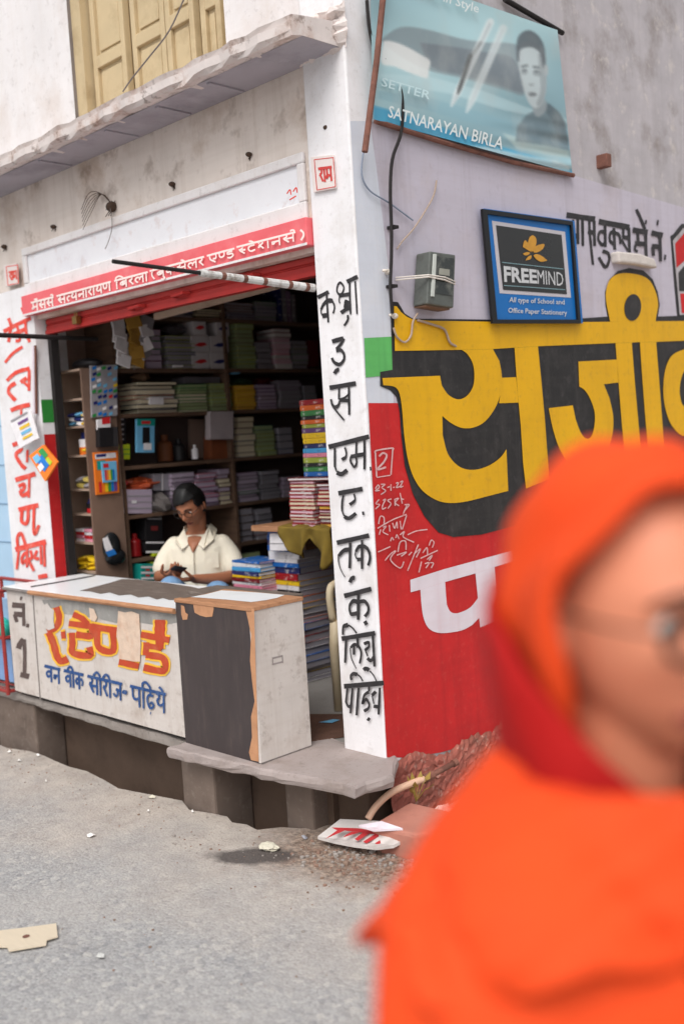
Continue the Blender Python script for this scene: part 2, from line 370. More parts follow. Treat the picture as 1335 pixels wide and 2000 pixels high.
# ------------------------------------------------------------------ ground
YF, XC = 2.9, -2.734           # shop front plane, side-wall plane
def street_material():
    m = bpy.data.materials.new('dusty_asphalt'); m.use_nodes = True
    t = m.node_tree; N = t.nodes; L = t.links; b = N['Principled BSDF']; b.inputs['Roughness'].default_value = .92
    b.inputs['Specular IOR Level'].default_value = .2
    tc = N.new('ShaderNodeTexCoord'); vec = tc.outputs['Object']
    def noise(s, d=6, r=.6):
        n = N.new('ShaderNodeTexNoise'); n.inputs['Scale'].default_value = s; n.inputs['Detail'].default_value = d; n.inputs['Roughness'].default_value = r
        L.new(vec, n.inputs['Vector']); return n.outputs['Fac']
    def mr(src, a, c, lo=0., hi=1.):
        q = N.new('ShaderNodeMapRange'); q.inputs[1].default_value = a; q.inputs[2].default_value = c; q.inputs[3].default_value = lo; q.inputs[4].default_value = hi
        L.new(src, q.inputs[0]); return q.outputs[0]
    def ma(op, a, c):
        q = N.new('ShaderNodeMath'); q.operation = op
        for i, v in enumerate((a, c)):
            if isinstance(v, (int, float)): q.inputs[i].default_value = v
            else: L.new(v, q.inputs[i])
        return q.outputs[0]
    def mx(f, a, c):
        q = N.new('ShaderNodeMix'); q.data_type = 'RGBA'
        if isinstance(f, float): q.inputs[0].default_value = f
        else: L.new(f, q.inputs[0])
        for s, v in ((q.inputs[6], a), (q.inputs[7], c)):
            if isinstance(v, tuple): s.default_value = (*v, 1)
            else: L.new(v, s)
        return q.outputs[2]
    vor = N.new('ShaderNodeTexVoronoi'); vor.inputs['Scale'].default_value = 95; L.new(vec, vor.inputs['Vector'])
    vor2 = N.new('ShaderNodeTexVoronoi'); vor2.inputs['Scale'].default_value = 48; L.new(vec, vor2.inputs['Vector'])
    sepc = N.new('ShaderNodeSeparateColor'); L.new(vor.outputs['Color'], sepc.inputs[0])
    sepd = N.new('ShaderNodeSeparateColor'); L.new(vor2.outputs['Color'], sepd.inputs[0])
    asph = mx(mr(sepc.outputs[0], 0, 1), lin((144,143,143)), lin((169,168,167)))
    asph = mx(mr(sepd.outputs[1], .8, .95, 0, .35), asph, lin((204,199,192)))
    asph = mx(mr(sepd.outputs[0], .84, .96, 0, .4), asph, lin((112,114,120)))
    asph = mx(mr(noise(1.3), .42, .65, 0, .5), asph, lin((178,173,168)))
    asph = mx(mr(noise(.7, 8, .7), .55, .62, 0, .3), asph, lin((128,126,126)))
    dust = mx(mr(noise(9), .35, .65), lin((166,156,148)), lin((190,180,170)))
    dust = mx(mr(noise(60), .55, .68, 0, .6), dust, lin((140,126,116)))
    sx = N.new('ShaderNodeSeparateXYZ'); L.new(vec, sx.inputs[0])
    yy = ma('ADD', sx.outputs['Y'], ma('MULTIPLY', ma('SUBTRACT', noise(2.2, 8), .5), 1.3))
    # the verge follows the plinth, and spreads round the building corner into the lane
    xx = ma('ADD', ma('MULTIPLY', ma('SUBTRACT', sx.outputs['X'], -2.2), -.9), 2.25)
    lane = ma('ADD', xx, ma('MULTIPLY', ma('SUBTRACT', noise(2.2, 8), .5), 1.0))
    near = ma('MINIMUM', yy, ma('MAXIMUM', lane, ma('MULTIPLY', sx.outputs['X'], -.75)))
    col = mx(mr(yy, 1.8, 2.55), asph, dust)
    # dark damp crumbs near the corner
    dx = ma('SUBTRACT', sx.outputs['X'], -2.72); dy = ma('SUBTRACT', sx.outputs['Y'], 2.62)
    dd = ma('SQRT', ma('ADD', ma('MULTIPLY', dx, dx), ma('MULTIPLY', ma('MULTIPLY', dy, dy), 2.5)), 0.)
    dd = ma('ADD', dd, ma('MULTIPLY', ma('SUBTRACT', noise(5, 8), .5), .7))
    soil = mx(mr(noise(45, 6, .7), .4, .62), lin((104,88,78)), lin((170,150,134)))
    soil = mx(mr(noise(16, 6, .7), .52, .64, 0, .7), soil, lin((132,100,84)))
    col = mx(mr(dd, .2, .5, .95, 0), col, soil)
    ex = ma('SUBTRACT', sx.outputs['X'], -2.99); ey = ma('SUBTRACT', sx.outputs['Y'], 2.40)
    e1 = ma('ADD', ma('MULTIPLY', ex, .8), ma('MULTIPLY', ey, .6)); e2 = ma('ADD', ma('MULTIPLY', ex, -.6), ma('MULTIPLY', ey, .8))
    ee = ma('SQRT', ma('ADD', ma('MULTIPLY', e1, e1), ma('MULTIPLY', ma('MULTIPLY', e2, e2), 4.)), 0.)
    ee = ma('ADD', ee, ma('MULTIPLY', ma('SUBTRACT', noise(9, 8), .5), .16))
    col = mx(mr(ee, .13, .19, .92, 0), col, lin((80,74,72)))
    crk = ma('ADD', ma('MULTIPLY', noise(3.2, 8, .7), 1.), 0.)
    col = mx(mr(ma('ABSOLUTE', ma('SUBTRACT', crk, .5), 0.), .0, .006, .35, 0), col, lin((120,110,104)))
    L.new(col, b.inputs['Base Color'])
    bp = N.new('ShaderNodeBump'); bp.inputs['Strength'].default_value = .38; bp.inputs['Distance'].default_value = .006
    h = ma('ADD', ma('MULTIPLY', vor.outputs['Distance'], -1.2), ma('MULTIPLY', noise(30, 8), .9)); L.new(h, bp.inputs['Height'])
    L.new(bp.outputs['Normal'], b.inputs['Normal'])
    return m
M_street = street_material()
edge = [(-60,2.5)]
x = -9.0
while x < -3.8:
    edge.append((x, 2.545+random.uniform(-.03,.03))); x += random.uniform(.09,.2)
edge += [(-3.72,2.6),(-3.6,2.55),(-3.48,2.585),(-3.4,2.6),(-3.33,2.57),(-3.26,2.592),(-3.18,2.58),(-3.12,2.66),(-3.04,2.7),(-2.99,2.77),(-2.94,2.86),(-2.9,2.95),(-2.9,60)]
g = MB()
g.face([(-60,-40,0)]+[(a,b,0) for a,b in edge]+[(40,60,0),(40,-40,0)])
for a, b in zip(edge[:-1], edge[1:]):
    g.face([(a[0],a[1],0),(b[0],b[1],0),(b[0],b[1]+.03,-.32),(a[0],a[1]+.03,-.32)])
tag(g.build('street', M_street, origin=(0,0,0), fix=False), kind='structure')
M_drain = mat('drain_mud', (62,52,46), .7, .25, 6, .6, 20, fine=(110,96,86), fine_amt=.4, fine_scale=18)
g = MB(); g.face([(-60,2.3,-.26),(-2.6,2.3,-.26),(-2.6,3.6,-.26),(-60,3.6,-.26)])
tag(g.build('drain_floor', M_drain, origin=(0,0,-.26)), kind='structure')
g = MB(); g.face([(-5.45,2.62,.291),(-2.76,2.62,.291),(-2.76,5.6,.291),(-5.45,5.6,.291)])
M_floor = mat('worn_grey_floor', (140,136,132), .8, .1, 4, .2, 60, dirt=(110,102,96), dirt_amt=.5, dirt_scale=5)
tag(g.build('shop_floor', M_floor, origin=(0,0,.291)), kind='structure')

# ------------------------------------------------------------------ the corner shop building
B = thing('shop_building', 'whitewashed corner building with an open stationery shop and a painted side wall', 'building', (XC, YF, 0))
# side wall: cement above, painted zones below
m = MB(); m.box((XC-.2, YF+.2, -.3), (XC, 11, 6.0))
side = m.build('side_wall', M_cement, B)
class SideMB(MB):
    def pface(s, pts, ax, val, m=0):
        q = [P(x, y, ax, val) for x, y in pts]
        for p in q: p.y = max(p.y, YF+.002)
        s.face(q, m)
m = SideMB()
m.pface([(684,236),(722,236),(735,330),(752,470),(768,600),(768,790),(718,790),(713,730),(700,510)], 'x', XC+.002)
m.build('pale_blue_paint', M_paleb, side)
m = SideMB()
m.pface([(722,236),(900,285),(1118,342),(1335,405),(1560,470),(1620,800),(768,790),(768,600),(752,470),(735,330)], 'x', XC+.002)
m.build('lavender_paint', M_lav, side)
m = SideMB()
m.pface([(719,787),(770,787),(1620,800),(1640,1330),(1120,1400),(910,1456),(860,1470),(800,1480),(754,1480)], 'x', XC+.0025)
m.build('red_paint', M_red, side)
m = SideMB(); m.pface([(711,660),(769,657),(769,732),(714,737)], 'x', XC+.004); m.build('green_band', M_green, side)
# big yellow shop lettering with its black shadow
c5 = lambda X, Y: (730+X/2.2066, 560+Y/2.2066)
c7 = lambda X, Y: (1090+X/5.449, 390+Y/5.449)
def smooth2(pts, n=5):
    return [(p.x, p.y) for p in catmull([(a, b, 0) for a, b in pts], n)]
m = SideMB()
m.pface([(762,588),(777,590),(790,612),(806,622),(960,624),(1060,628),(1130,622),(1186,618),(1182,596),(1181,570),(1190,545),(1206,529),(1228,523),(1256,528),(1274,545),(1284,570),(1288,595),(1284,618),(1335,616),(1640,606),(1660,980),(1335,1000),(1100,1010),(1010,1026),(940,1044),(885,1049),(856,1040),(828,1008),(806,965),(790,910),(783,850),(780,805),(774,775),(762,762),(742,754),(742,726),(766,722)], 'x', XC+.005)
letter = m.build('black_letter_shadow', M_black, side)
m = SideMB(); xl = XC+.008
Y = lambda pts: m.pface([c5(a, b) for a, b in pts], 'x', xl)
Y([(86,82),(98,84),(116,108),(140,128),(166,140),(240,146),(500,150),(880,152),(1030,150),(1335,147),(1500,145),(1500,228),(1335,232),(1215,237),(1145,238),(1110,240),(1040,242),(705,256),(605,262),(510,268),(400,271),(90,276)])
Y(smooth2([(400,271.5),(440,300),(470,340)],3)[:1]+[(512,268.5)]+smooth2([(540,320),(551,390),(545,460),(520,525),(478,580),(430,606),(378,608),(330,586),(294,556)])+smooth2([(296,640),(318,720),(360,770),(405,788),(455,785),(505,765),(545,735),(570,700)])+[(578,880)]+smooth2([(480,905),(400,925),(330,932),(270,920),(210,880),(170,820),(145,740),(130,640),(120,520),(108,455),(86,430),(40,424)])+[(36,393),(284,383)]+smooth2([(292,425),(320,465),(362,485),(400,470),(426,430),(432,380),(425,330),(402,290),(378,272)]))
Y([(552,392),(612,389),(622,499),(538,502),(546,450)])
Y([(605,262.5),(706,256.5),(720,400),(735,560),(745,700),(757,830),(655,870),(642,760),(632,600),(618,450)])
Y([(1040,242.5),(1110,240.5),(1124,420),(1140,600),(1152,720),(1078,720),(1065,560),(1052,400)])
Y([(880,322),(1046,313),(1054,412),(990,420)]+smooth2([(1014,480),(1030,560),(1026,640),(1000,720),(955,780),(905,800),(850,775),(800,700),(770,610),(752,523)])+[(856,511)]+smooth2([(868,570),(890,628),(915,655),(936,645),(949,600),(950,540),(930,480),(906,444),(884,430)]))
Y([(1145,238.5),(1215,237.5),(1228,400),(1240,560),(1252,720),(1182,720),(1168,560),(1156,400)])
Y(smooth2([(1360,262),(1290,290),(1258,345),(1246,430),(1254,520),(1284,600),(1340,645),(1420,600),(1440,500)])+smooth2([(1380,510),(1335,515),(1318,470),(1320,410),(1340,360),(1390,340),(1440,350)])+[(1440,270)])
m.build('yellow_lettering', M_yellow, side)
m = SideMB()
m.pface(smooth2([c7(*q) for q in ((550,1296),(510,1100),(505,980),(540,860),(625,792),(745,780),(890,808),(980,872),(1040,1000),(1060,1120),(1040,1240),(1034,1296))]), 'x', XC+.0085)
m.build('yellow_lettering', M_yellow, side)
m = SideMB()
m.pface([c7(790+90*math.cos(t*math.pi/14)+8*math.sin(t*math.pi/14), 1145-142*math.sin(t*math.pi/14)) for t in range(28)], 'x', XC+.0105)
m.build('letter_counter', M_black, side)
# white letter low on the red paint
c6 = lambda X, Y_: (720+X/4.768, 860+Y_/4.768)
m = SideMB(); Q = lambda pts, d=0.: m.pface([c6(a, b) for a, b in pts], 'x', XC+.005+d)
Q([(385,1300),(700,1200),(1270,1045),(1500,985),(1500,1080),(1170,1180),(990,1240),(710,1320),(478,1392),(388,1416)])
Q([(479,1392),(709.5,1320.5),(716,1430)]+smooth2([(725,1530),(755,1592),(805,1612),(880,1592),(950,1550),(1014,1470)])+[(991,1240),(1170,1180.5),(1215,1670),(1036,1744),(1026,1655)]+smooth2([(960,1722),(860,1772),(700,1796),(600,1780),(540,1730),(505,1640),(490,1540),(482,1440)]))
m.build('white_lettering', M_paint_white, side)
# chalk scribbles
m = MB(); S = lambda pts, wd=9: m.brush([c6(a, b) for a, b in pts], 'x', XC+.0048, wd/4.768, sgn=1)
S([(60,120),(70,95),(215,72),(222,90)],14); S([(222,80),(205,320)],12); S([(60,115),(72,340)],14); S([(72,345),(200,325)],10)
S([(95,150),(130,118),(165,140),(140,200),(80,270),(160,250)],18)
for pts in ([(60,450),(85,415),(95,440),(60,470),(100,465)],[(110,410),(150,410),(120,440),(155,470),(110,505)],[(170,440),(195,430)],[(205,410),(205,470)],[(225,440),(240,435)],[(250,400),(275,395),(255,440),(285,430)],[(290,390),(315,380),(290,435),(320,425)],
            [(95,550),(65,590),(100,600),(60,640)],[(130,560),(155,550),(130,600),(125,640),(160,625)],[(210,545),(175,560),(205,590),(175,635)],[(240,545),(245,610)],[(240,550),(275,540),(245,580),(280,610)],[(290,490),(310,590)],[(300,545),(325,550)],
            [(330,600),(375,600),(335,650)],[(355,600),(320,690),(350,690)],[(80,820),(220,740),(350,690)],[(90,780),(105,710),(140,720),(140,790)],[(110,830),(95,880)],[(130,810),(160,800),(130,850),(180,880)],[(190,790),(195,850)],[(220,770),(240,820),(260,760),(265,820)],[(290,750),(300,830)],[(350,700),(310,830)],
            [(200,940),(215,905),(230,930)],[(250,910),(260,880),(280,920)],[(290,880),(330,850),(320,900),(420,950)],[(360,880),(440,845),(545,830)],[(85,1040),(200,990)],
            [(150,1120),(200,1060),(250,1030),(200,1110),(290,1190),(325,1130)],[(270,1040),(290,950),(340,940),(345,1020)],[(260,1070),(350,1040),(300,1080)],[(370,1070),(400,1040)],[(460,970),(360,1215)],[(420,1060),(480,1010),(440,1090)],[(500,1050),(540,1000),(545,1070)],[(560,980),(580,930),(605,950),(590,1000)],[(480,1100),(640,1025)],[(540,1110),(590,1070),(560,1120)],[(490,1130),(465,1230)],[(520,1150),(560,1140),(530,1190)],[(570,1140),(600,1145),(580,1190)]):
    S(pts, 11)
m.build('chalk_writing', M_chalk, side)
# brush lettering beside the blue board
m = MB(); S = lambda pts, wh=50, wv=30: m.brush([c7(a, b) for a, b in pts], 'x', XC+.004, wh/5.449, wv/5.449, sgn=1)
S([(85,160),(390,205)],58); S([(155,210),(158,380)],40,26); S([(150,385),(205,385)],55); S([(205,200),(208,470)]); S([(255,200),(260,490)]); S([(315,335),(375,350)],50); S([(330,220),(332,340),(350,520),(368,690)],30,26); S([(380,220),(385,490)])
S([(430,230),(755,292)],60); S([(495,340),(440,345),(425,420),(470,480),(500,440)],40,24); S([(495,260),(500,500)]); S([(470,545),(530,570),(540,640),(500,715),(430,610)],40,26)
S([(590,300),(600,530)]); S([(640,365),(560,345),(548,430),(590,470)],40,24); S([(600,350),(650,380),(660,470)],36,24); S([(680,395),(745,405)],45); S([(690,300),(690,400)],30,26); S([(670,420),(740,540)],30,20); S([(750,295),(757,560)])
S([(790,320),(950,345)],58); S([(830,100),(868,180),(922,310)],34,30); S([(920,235),(940,238)],44); S([(845,350),(848,460)]); S([(815,462),(920,470)],50); S([(820,480),(815,530),(845,550)],30,24); S([(928,345),(934,605)],36,32)
S([(990,350),(1110,378)],58); S([(1046,240),(1066,243)],56); S([(1080,380),(1088,655)],36,32); S([(995,492),(1080,500)],50); S([(1005,500),(1012,595)],40,34); S([(1125,610),(1146,613)],56)
m.build('black_lettering', M_ink, side)
# red and black numeral running out of sight along the wall
m = SideMB(); Z = lambda pts, d, k: m.pface([c7(a, b) for a, b in pts], 'x', XC+d, k)
Z([(1190,385),(1225,362),(1270,300),(1310,255),(1700,262),(1700,1235),(1262,1238),(1230,900)], .0036, 0)
Z([(1216,432),(1290,350),(1326,300),(1660,306),(1660,1200),(1290,1226),(1262,900)], .0056, 1)
Z([(1242,465),(1300,400),(1340,350),(1640,352),(1640,640),(1335,652),(1257,722)], .0076, 2)
Z([(1276,775),(1335,705),(1640,690),(1640,950),(1335,972),(1284,970)], .0076, 0)
Z([(1296,998),(1640,980),(1640,1180),(1312,1206)], .0076, 2)
m.build('numeral_lettering', [M_black, M_cement, M_red], side)

# front: beam over the opening, upper wall, pillars
m = MB()
m.box((-6.6, YF+.02, 2.33), (-5.29, YF+.26, 3.06)); m.box((-5.29, YF+.02, 2.33), (-2.969, YF+.26, 3.06))
m.build('front_beam_wall', M_stain, B, fix='weld')
m = MB()
wx0, wx1 = P(137,100,'y',YF+.02).x, P(440,60,'y',YF+.02).x
m.box((-9, YF+.02, 3.06), (wx0, YF+.3, 6)); m.box((wx1, YF+.02, 3.06), (-2.969, YF+.3, 6)); m.box((wx0, YF+.02, 4.75), (wx1, YF+.3, 6))
m.build('upper_wall', M_white, B)
m = MB(); m.box((-2.969, YF, .26), (XC, YF+.2, 6.0)); pil = m.build('corner_pillar', M_pillar, B, bevel=.008)
m = MB(); yp = YF-.002
k1 = lambda X, Y_: (600+X/8.333, 520+Y_/8.333)
k2 = lambda X, Y_: (610+X/8.333, 720+Y_/8.333)
k3 = lambda X, Y_: (620+X/8.333, 930+Y_/8.333)
k4 = lambda X, Y_: (630+X/6.667, 1150+Y_/6.667)
def S(k, pts, wh, wv=None, tp=0.):
    sc = 6.667 if k is k4 else 8.333
    m.brush([k(a, b) for a, b in pts], 'y', yp, wh/sc, (wv or wh*.5)/sc, taper=tp)
S(k1,[(165,505),(345,415)],68,40); S(k1,[(312,430),(322,640),(340,912)],40,34); S(k1,[(405,560),(330,560),(262,620),(222,700)],75,26); S(k1,[(224,690),(222,750),(246,800)],26,20); S(k1,[(240,808),(330,790)],75,40); S(k1,[(395,540),(435,630),(436,700),(416,765)],40,26)
S(k1,[(575,300),(530,262),(490,310),(480,400),(520,455),(568,430),(592,350),(575,300)],40,24); S(k1,[(510,480),(690,450)],62,40); S(k1,[(520,480),(515,560),(530,600)],24,20); S(k1,[(600,570),(660,590),(690,640)],70,50); S(k1,[(590,640),(690,650)],70,40); S(k1,[(545,755),(640,690),(695,680)],70,40)
S(k1,[(685,262),(690,520),(702,778)],30,30); S(k1,[(775,240),(792,520),(806,775)],30,28); S(k1,[(640,248),(818,165)],70,40); S(k1,[(655,790),(655,870),(595,965)],30,34)
S(k1,[(400,1222),(585,1170)],72,50); S(k1,[(592,1172),(545,1260),(470,1345)],54,40); S(k1,[(465,1370),(545,1365),(596,1440),(585,1530),(520,1595),(440,1565),(396,1490)],62,36); S(k1,[(438,1745),(475,1690),(515,1682)],64,56)
S(k2,[(275,310),(705,238)],74,40); S(k2,[(430,320),(428,500)],32,32); S(k2,[(590,300),(592,520),(596,750)],36,36); S(k2,[(428,495),(500,480),(560,440),(592,400)],34,24); S(k2,[(440,505),(592,522)],62,40); S(k2,[(440,520),(420,590),(365,625),(320,580),(298,495)],62,30); S(k2,[(340,630),(430,740),(515,840)],32,26)
S(k2,[(260,1272),(920,1105)],78,40); S(k2,[(360,1290),(362,1600)],36,36); S(k2,[(362,1590),(395,1680)],26,24); S(k2,[(395,1690),(470,1715),(562,1650)],74,50); S(k2,[(525,1280),(548,1370),(535,1440),(475,1480)],64,26); S(k2,[(712,1190),(708,1400)],32,32); S(k2,[(842,1150),(845,1400),(842,1640)],38,38); S(k2,[(625,1430),(842,1390)],66,40); S(k2,[(630,1420),(615,1500),(680,1600),(716,1520),(700,1430)],46,30); S(k2,[(930,1630),(958,1626)],64)
S(k3,[(335,280),(728,206)],76,40); S(k3,[(416,310),(396,430),(396,570)],32,32); S(k3,[(396,560),(430,650)],26,24); S(k3,[(430,655),(510,685),(622,605)],66,50); S(k3,[(590,285),(604,390),(520,465)],62,26); S(k3,[(722,606),(758,600)],56)
S(k3,[(310,1085),(835,965)],76,40); S(k3,[(528,1080),(520,1500)],42,42); S(k3,[(530,1190),(420,1215),(340,1300)],74,34); S(k3,[(335,1290),(340,1400),(380,1530),(445,1645)],22,22,.4); S(k3,[(720,1040),(720,1510)],40,40); S(k3,[(620,1230),(670,1150),(770,1150),(830,1220),(850,1330),(820,1455)],66,38); S(k3,[(625,1200),(610,1280),(640,1350)],24,20); S(k3,[(640,1358),(725,1352)],62,40)
S(k3,[(520,1730),(560,1660),(605,1662)],72,56); S(k3,[(430,1950),(872,1836)],78,40)
S(k4,[(462,70),(460,405)],38,38); S(k4,[(470,180),(400,160),(350,220),(348,290)],60,26); S(k4,[(348,280),(375,330),(460,315)],56,24); S(k4,[(470,170),(545,165),(592,235),(585,310),(545,362)],52,32); S(k4,[(545,422),(572,470)],50,46)
S(k4,[(245,652),(682,578)],60,36); S(k4,[(262,600),(268,500),(330,470)],60,28); S(k4,[(330,470),(390,515),(440,580)],22,20); S(k4,[(302,670),(290,965)],30,30); S(k4,[(450,630),(456,770)],30,30); S(k4,[(362,770),(410,725),(470,755),(500,840),(480,975)],42,26); S(k4,[(405,735),(405,860)],30,30); S(k4,[(355,770),(370,900),(435,1040)],16,16,.3); S(k4,[(535,720),(596,700),(596,760),(548,800)],44,24); S(k4,[(548,790),(585,880)],18,18); S(k4,[(580,905),(625,935),(668,880)],52,30); S(k4,[(650,610),(660,800),(672,1015)],32,32); S(k4,[(530,1060),(560,1040),(605,1062)],54,44)
S(k4,[(275,1272),(795,1228)],64,36); S(k4,[(375,1190),(365,1140),(400,1108),(450,1120)],52,30); S(k4,[(450,1118),(490,1150),(520,1205)],20,18); S(k4,[(610,1070),(655,1120),(700,1205)],18,16); S(k4,[(320,1300),(300,1475)],26,26); S(k4,[(300,1470),(330,1530),(375,1530)],46,22); S(k4,[(386,1295),(372,1460),(360,1625)],30,30); S(k4,[(466,1290),(450,1480),(440,1650)],32,32)
S(k4,[(602,1270),(600,1340)],28,28); S(k4,[(600,1345),(540,1390),(515,1500),(560,1440),(602,1500),(590,1560),(535,1595)],46,26); S(k4,[(580,1690),(612,1712)],48,44); S(k4,[(640,1390),(690,1340)],54,34); S(k4,[(640,1390),(665,1500)],18,18); S(k4,[(660,1530),(730,1540)],48,30); S(k4,[(742,1290),(725,1640)],30,30)
m.build('black_lettering', M_ink, pil)
# the far pillar, traced from its leaning outline
zt, zb = 2.55, .26
lp = [P(5,560,'y',YF), P(70,575,'y',YF), P(75,690,'y',YF), P(81,850,'y',YF), P(90,1040,'y',YF), P(95,1140,'y',YF), P(27,1150,'y',YF), P(11,866,'y',YF)]
xr0 = lp[2].x; xl0 = P(6,700,'y',YF).x
m = MB(); m.box((-5.70, YF, zb), (-5.215, YF+.072, 2.52)); m.box((-5.70, YF+.072, zb), (-5.40, YF+.3, 2.52)); lpil = m.build('far_pillar', M_pillar, B)
m = MB(); xs_ = -5.215+.0022
ztop = P(97,780,'x',-5.215).z; z2 = P(97,825,'x',-5.215).z; z3 = P(97,848,'x',-5.215).z
m.face([(xs_,YF+.001,z2),(xs_,YF+.071,z2),(xs_,YF+.071,ztop),(xs_,YF+.001,ztop)], 0)
m.face([(xs_,YF+.001,zb),(xs_,YF+.071,zb),(xs_,YF+.071,z3),(xs_,YF+.001,z3)], 1)
m.build('painted_bands', [M_green2, M_red], lpil)
m = MB(); kl = lambda X, Y_: (X/3.636, 580+Y_/3.636)
def S(pts, wh=22, wv=None): m.brush([kl(a, b) for a, b in pts], 'y', YF-.002, wh*1.22/3.636, (wv or wh*.75)*1.15/3.636)
S([(25,245),(120,195),(218,150)],24); S([(60,150),(85,215)],26); S([(150,90),(170,84)],26); S([(95,265),(185,225)],24); S([(75,225),(60,320)],22,20); S([(120,200),(140,300),(110,310)],20); S([(180,170),(185,250),(210,320)],22,18); S([(35,465),(90,400),(160,352)],20)
S([(48,595),(100,545),(150,522),(210,508)],24); S([(110,610),(68,640),(62,680),(110,735)],26,20); S([(190,575),(145,605)],26); S([(207,520),(205,665)],20,18); S([(165,600),(205,640)],18)
S([(75,805),(140,780),(212,764)],26); S([(150,780),(150,850)],18)
S([(88,1052),(145,1030)],26); S([(145,1030),(150,1080),(112,1120),(150,1190),(182,1220)],26,20); S([(195,1085),(190,1175)],20)
S([(108,1300),(250,1256)],28); S([(130,1345),(172,1330),(165,1370),(140,1375)],22,18); S([(140,1375),(160,1410),(205,1385)],24); S([(207,1275),(203,1425)],20)
S([(130,1512),(272,1478)],28); S([(156,1520),(152,1590),(185,1610),(198,1570),(198,1510)],22,20); S([(240,1495),(238,1650),(250,1680),(275,1620)],24,18)
S([(108,1795),(325,1738)],30); S([(128,1790),(122,1710),(150,1680),(180,1760)],22,18); S([(132,1800),(118,1935)],20); S([(185,1810),(155,1850),(160,1890),(190,1860)],20,16); S([(192,1785),(190,1920)],20); S([(215,1800),(225,1850),(205,1870),(240,1945)],22,16); S([(262,1800),(245,1850),(275,1860)],20,16); S([(288,1770),(292,1900)],20); S([(312,1755),(316,1915)],20); S([(270,1990),(335,1978)],26)
m.build('red_lettering', M_redink, lpil)
# moulded panel over the sign
m = MB(); y0 = YF+.02
zt_, zb_ = 2.728, 2.492; xa, xb = -5.30, -3.0; d = .018; fw = .042
m.box((xa,y0-d,zt_-fw),(xb,y0,zt_)); m.box((xa,y0-d,zb_-.03),(xb,y0,zb_+fw)); m.box((xa,y0-d,zb_+fw),(xa+fw,y0,zt_-fw)); m.box((xb-fw,y0-d,zb_+fw),(xb,y0,zt_-fw))
m.build('panel_frame', M_white, B, bevel=.006)
m = MB(); m.face([(xa+fw,y0-.003,zb_+fw),(xb-fw,y0-.003,zb_+fw),(xb-fw,y0-.003,zt_-fw),(xa+fw,y0-.003,zt_-fw)])
pn = m.build('name_panel', mat('bleached_panel', (230,230,234), .85, .05, 3, .25, 45, dirt=(198,196,204), dirt_amt=.5, dirt_scale=3, fine=(190,150,130), fine_amt=.2, fine_scale=12), B)
m = MB()
for pts in ([(560,378),(566,370),(568,380)],[(572,374),(578,366),(580,376)],[(584,372),(590,360)],[(565,390),(578,382)]): m.brush(pts,'y',y0-.0035,2.4)
m.build('red_scribble', M_redink, pn)
# canopy: sagging slab with a broken edge
m = MB(); rows = []
xs = [-9+.08*i for i in range(79)]; xs = [v for v in xs if v < -2.76]+[-2.752]
rnd = random.Random(3)
for x_ in xs:
    j = rnd.uniform(-.012,.012); jb = rnd.uniform(-.012,.012)
    rows.append([(x_,YF+.02,3.056),(x_,2.69,3.056+jb*.3),(x_,2.655+jb,3.052+jb),(x_,2.636+j,3.064),(x_,2.634+j,3.095),(x_,2.650+j*.5,3.10),(x_,2.640+j,3.122+jb*.5),(x_,2.70,3.126),(x_,YF+.02,3.15)])
m.grid(rows)
b0 = len(m.v)-9; m.f.append(tuple(range(b0, b0+9))); m.m.append(0)
can = m.build('canopy', M_fascia, B)
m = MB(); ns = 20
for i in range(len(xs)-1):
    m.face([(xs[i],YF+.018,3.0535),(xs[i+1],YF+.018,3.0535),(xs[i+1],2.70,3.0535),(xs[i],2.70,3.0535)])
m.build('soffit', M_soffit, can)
m = MB()
for px in (95,230,335,440): 
    q = P(px,375-.424*px-18,'z',3.05); m.box((q.x-.008,2.72,3.046),(q.x+.012,2.9,3.0530))
m.build('soffit_ridges', M_soffit, can)
# eroded plaster where the canopy meets the corner
m = MB(); rnd = random.Random(5); c0 = P(690,42,'y',YF)
rows = []
for i in range(10):
    row = []
    for j in range(12):
        x_ = -2.99+.27*j/11; z_ = c0.z-.08+.17*i/9+rnd.uniform(-.008,.008)
        e_ = min(i,9-i,j,11-j); row.append((x_+rnd.uniform(-.008,.008),YF-(.0 if e_ == 0 else rnd.uniform(.008,.05))+.004,z_))
    rows.append(row)
m.grid(rows); m.build('eroded_plaster', M_fascia, B)
# red name board over the opening
m = MB(); m.box((-5.285,YF-.03,2.352),(-2.972,YF+.07,2.462)); sg = m.build('name_board', [M_signred], B, bevel=.004)
m = MB(); D_ = (1.2,17.5)
ya = YF-.0318
for wd, a, b in (('ma m_E sa sa m_r',(61,591),(104,580)),('sa th ya na a ra a ya Na',(111,578),(216,550)),('i ba ra la a',(224,548),(288,531)),('( ba m_u ka sa m_e la ra',(293,529),(398,501)),('e Nh Da',(405,499),(457,485)),('sh Ta m_e Sha na sa m_r',(463,482),(576,453))):
    write(m, wd, a, b, D_, 'y', ya, 3.4, 2.6)
write(m, ')', (583,452),(596,449), D_, 'y', ya, 4.2, 3.6, head=False)
m.build('sign_lettering', M_signtext, sg)
m = MB(); m.box((-5.285,YF-.0325,2.352),(-2.972,YF-.03,2.362)); m.build('sign_edge', M_white, sg)
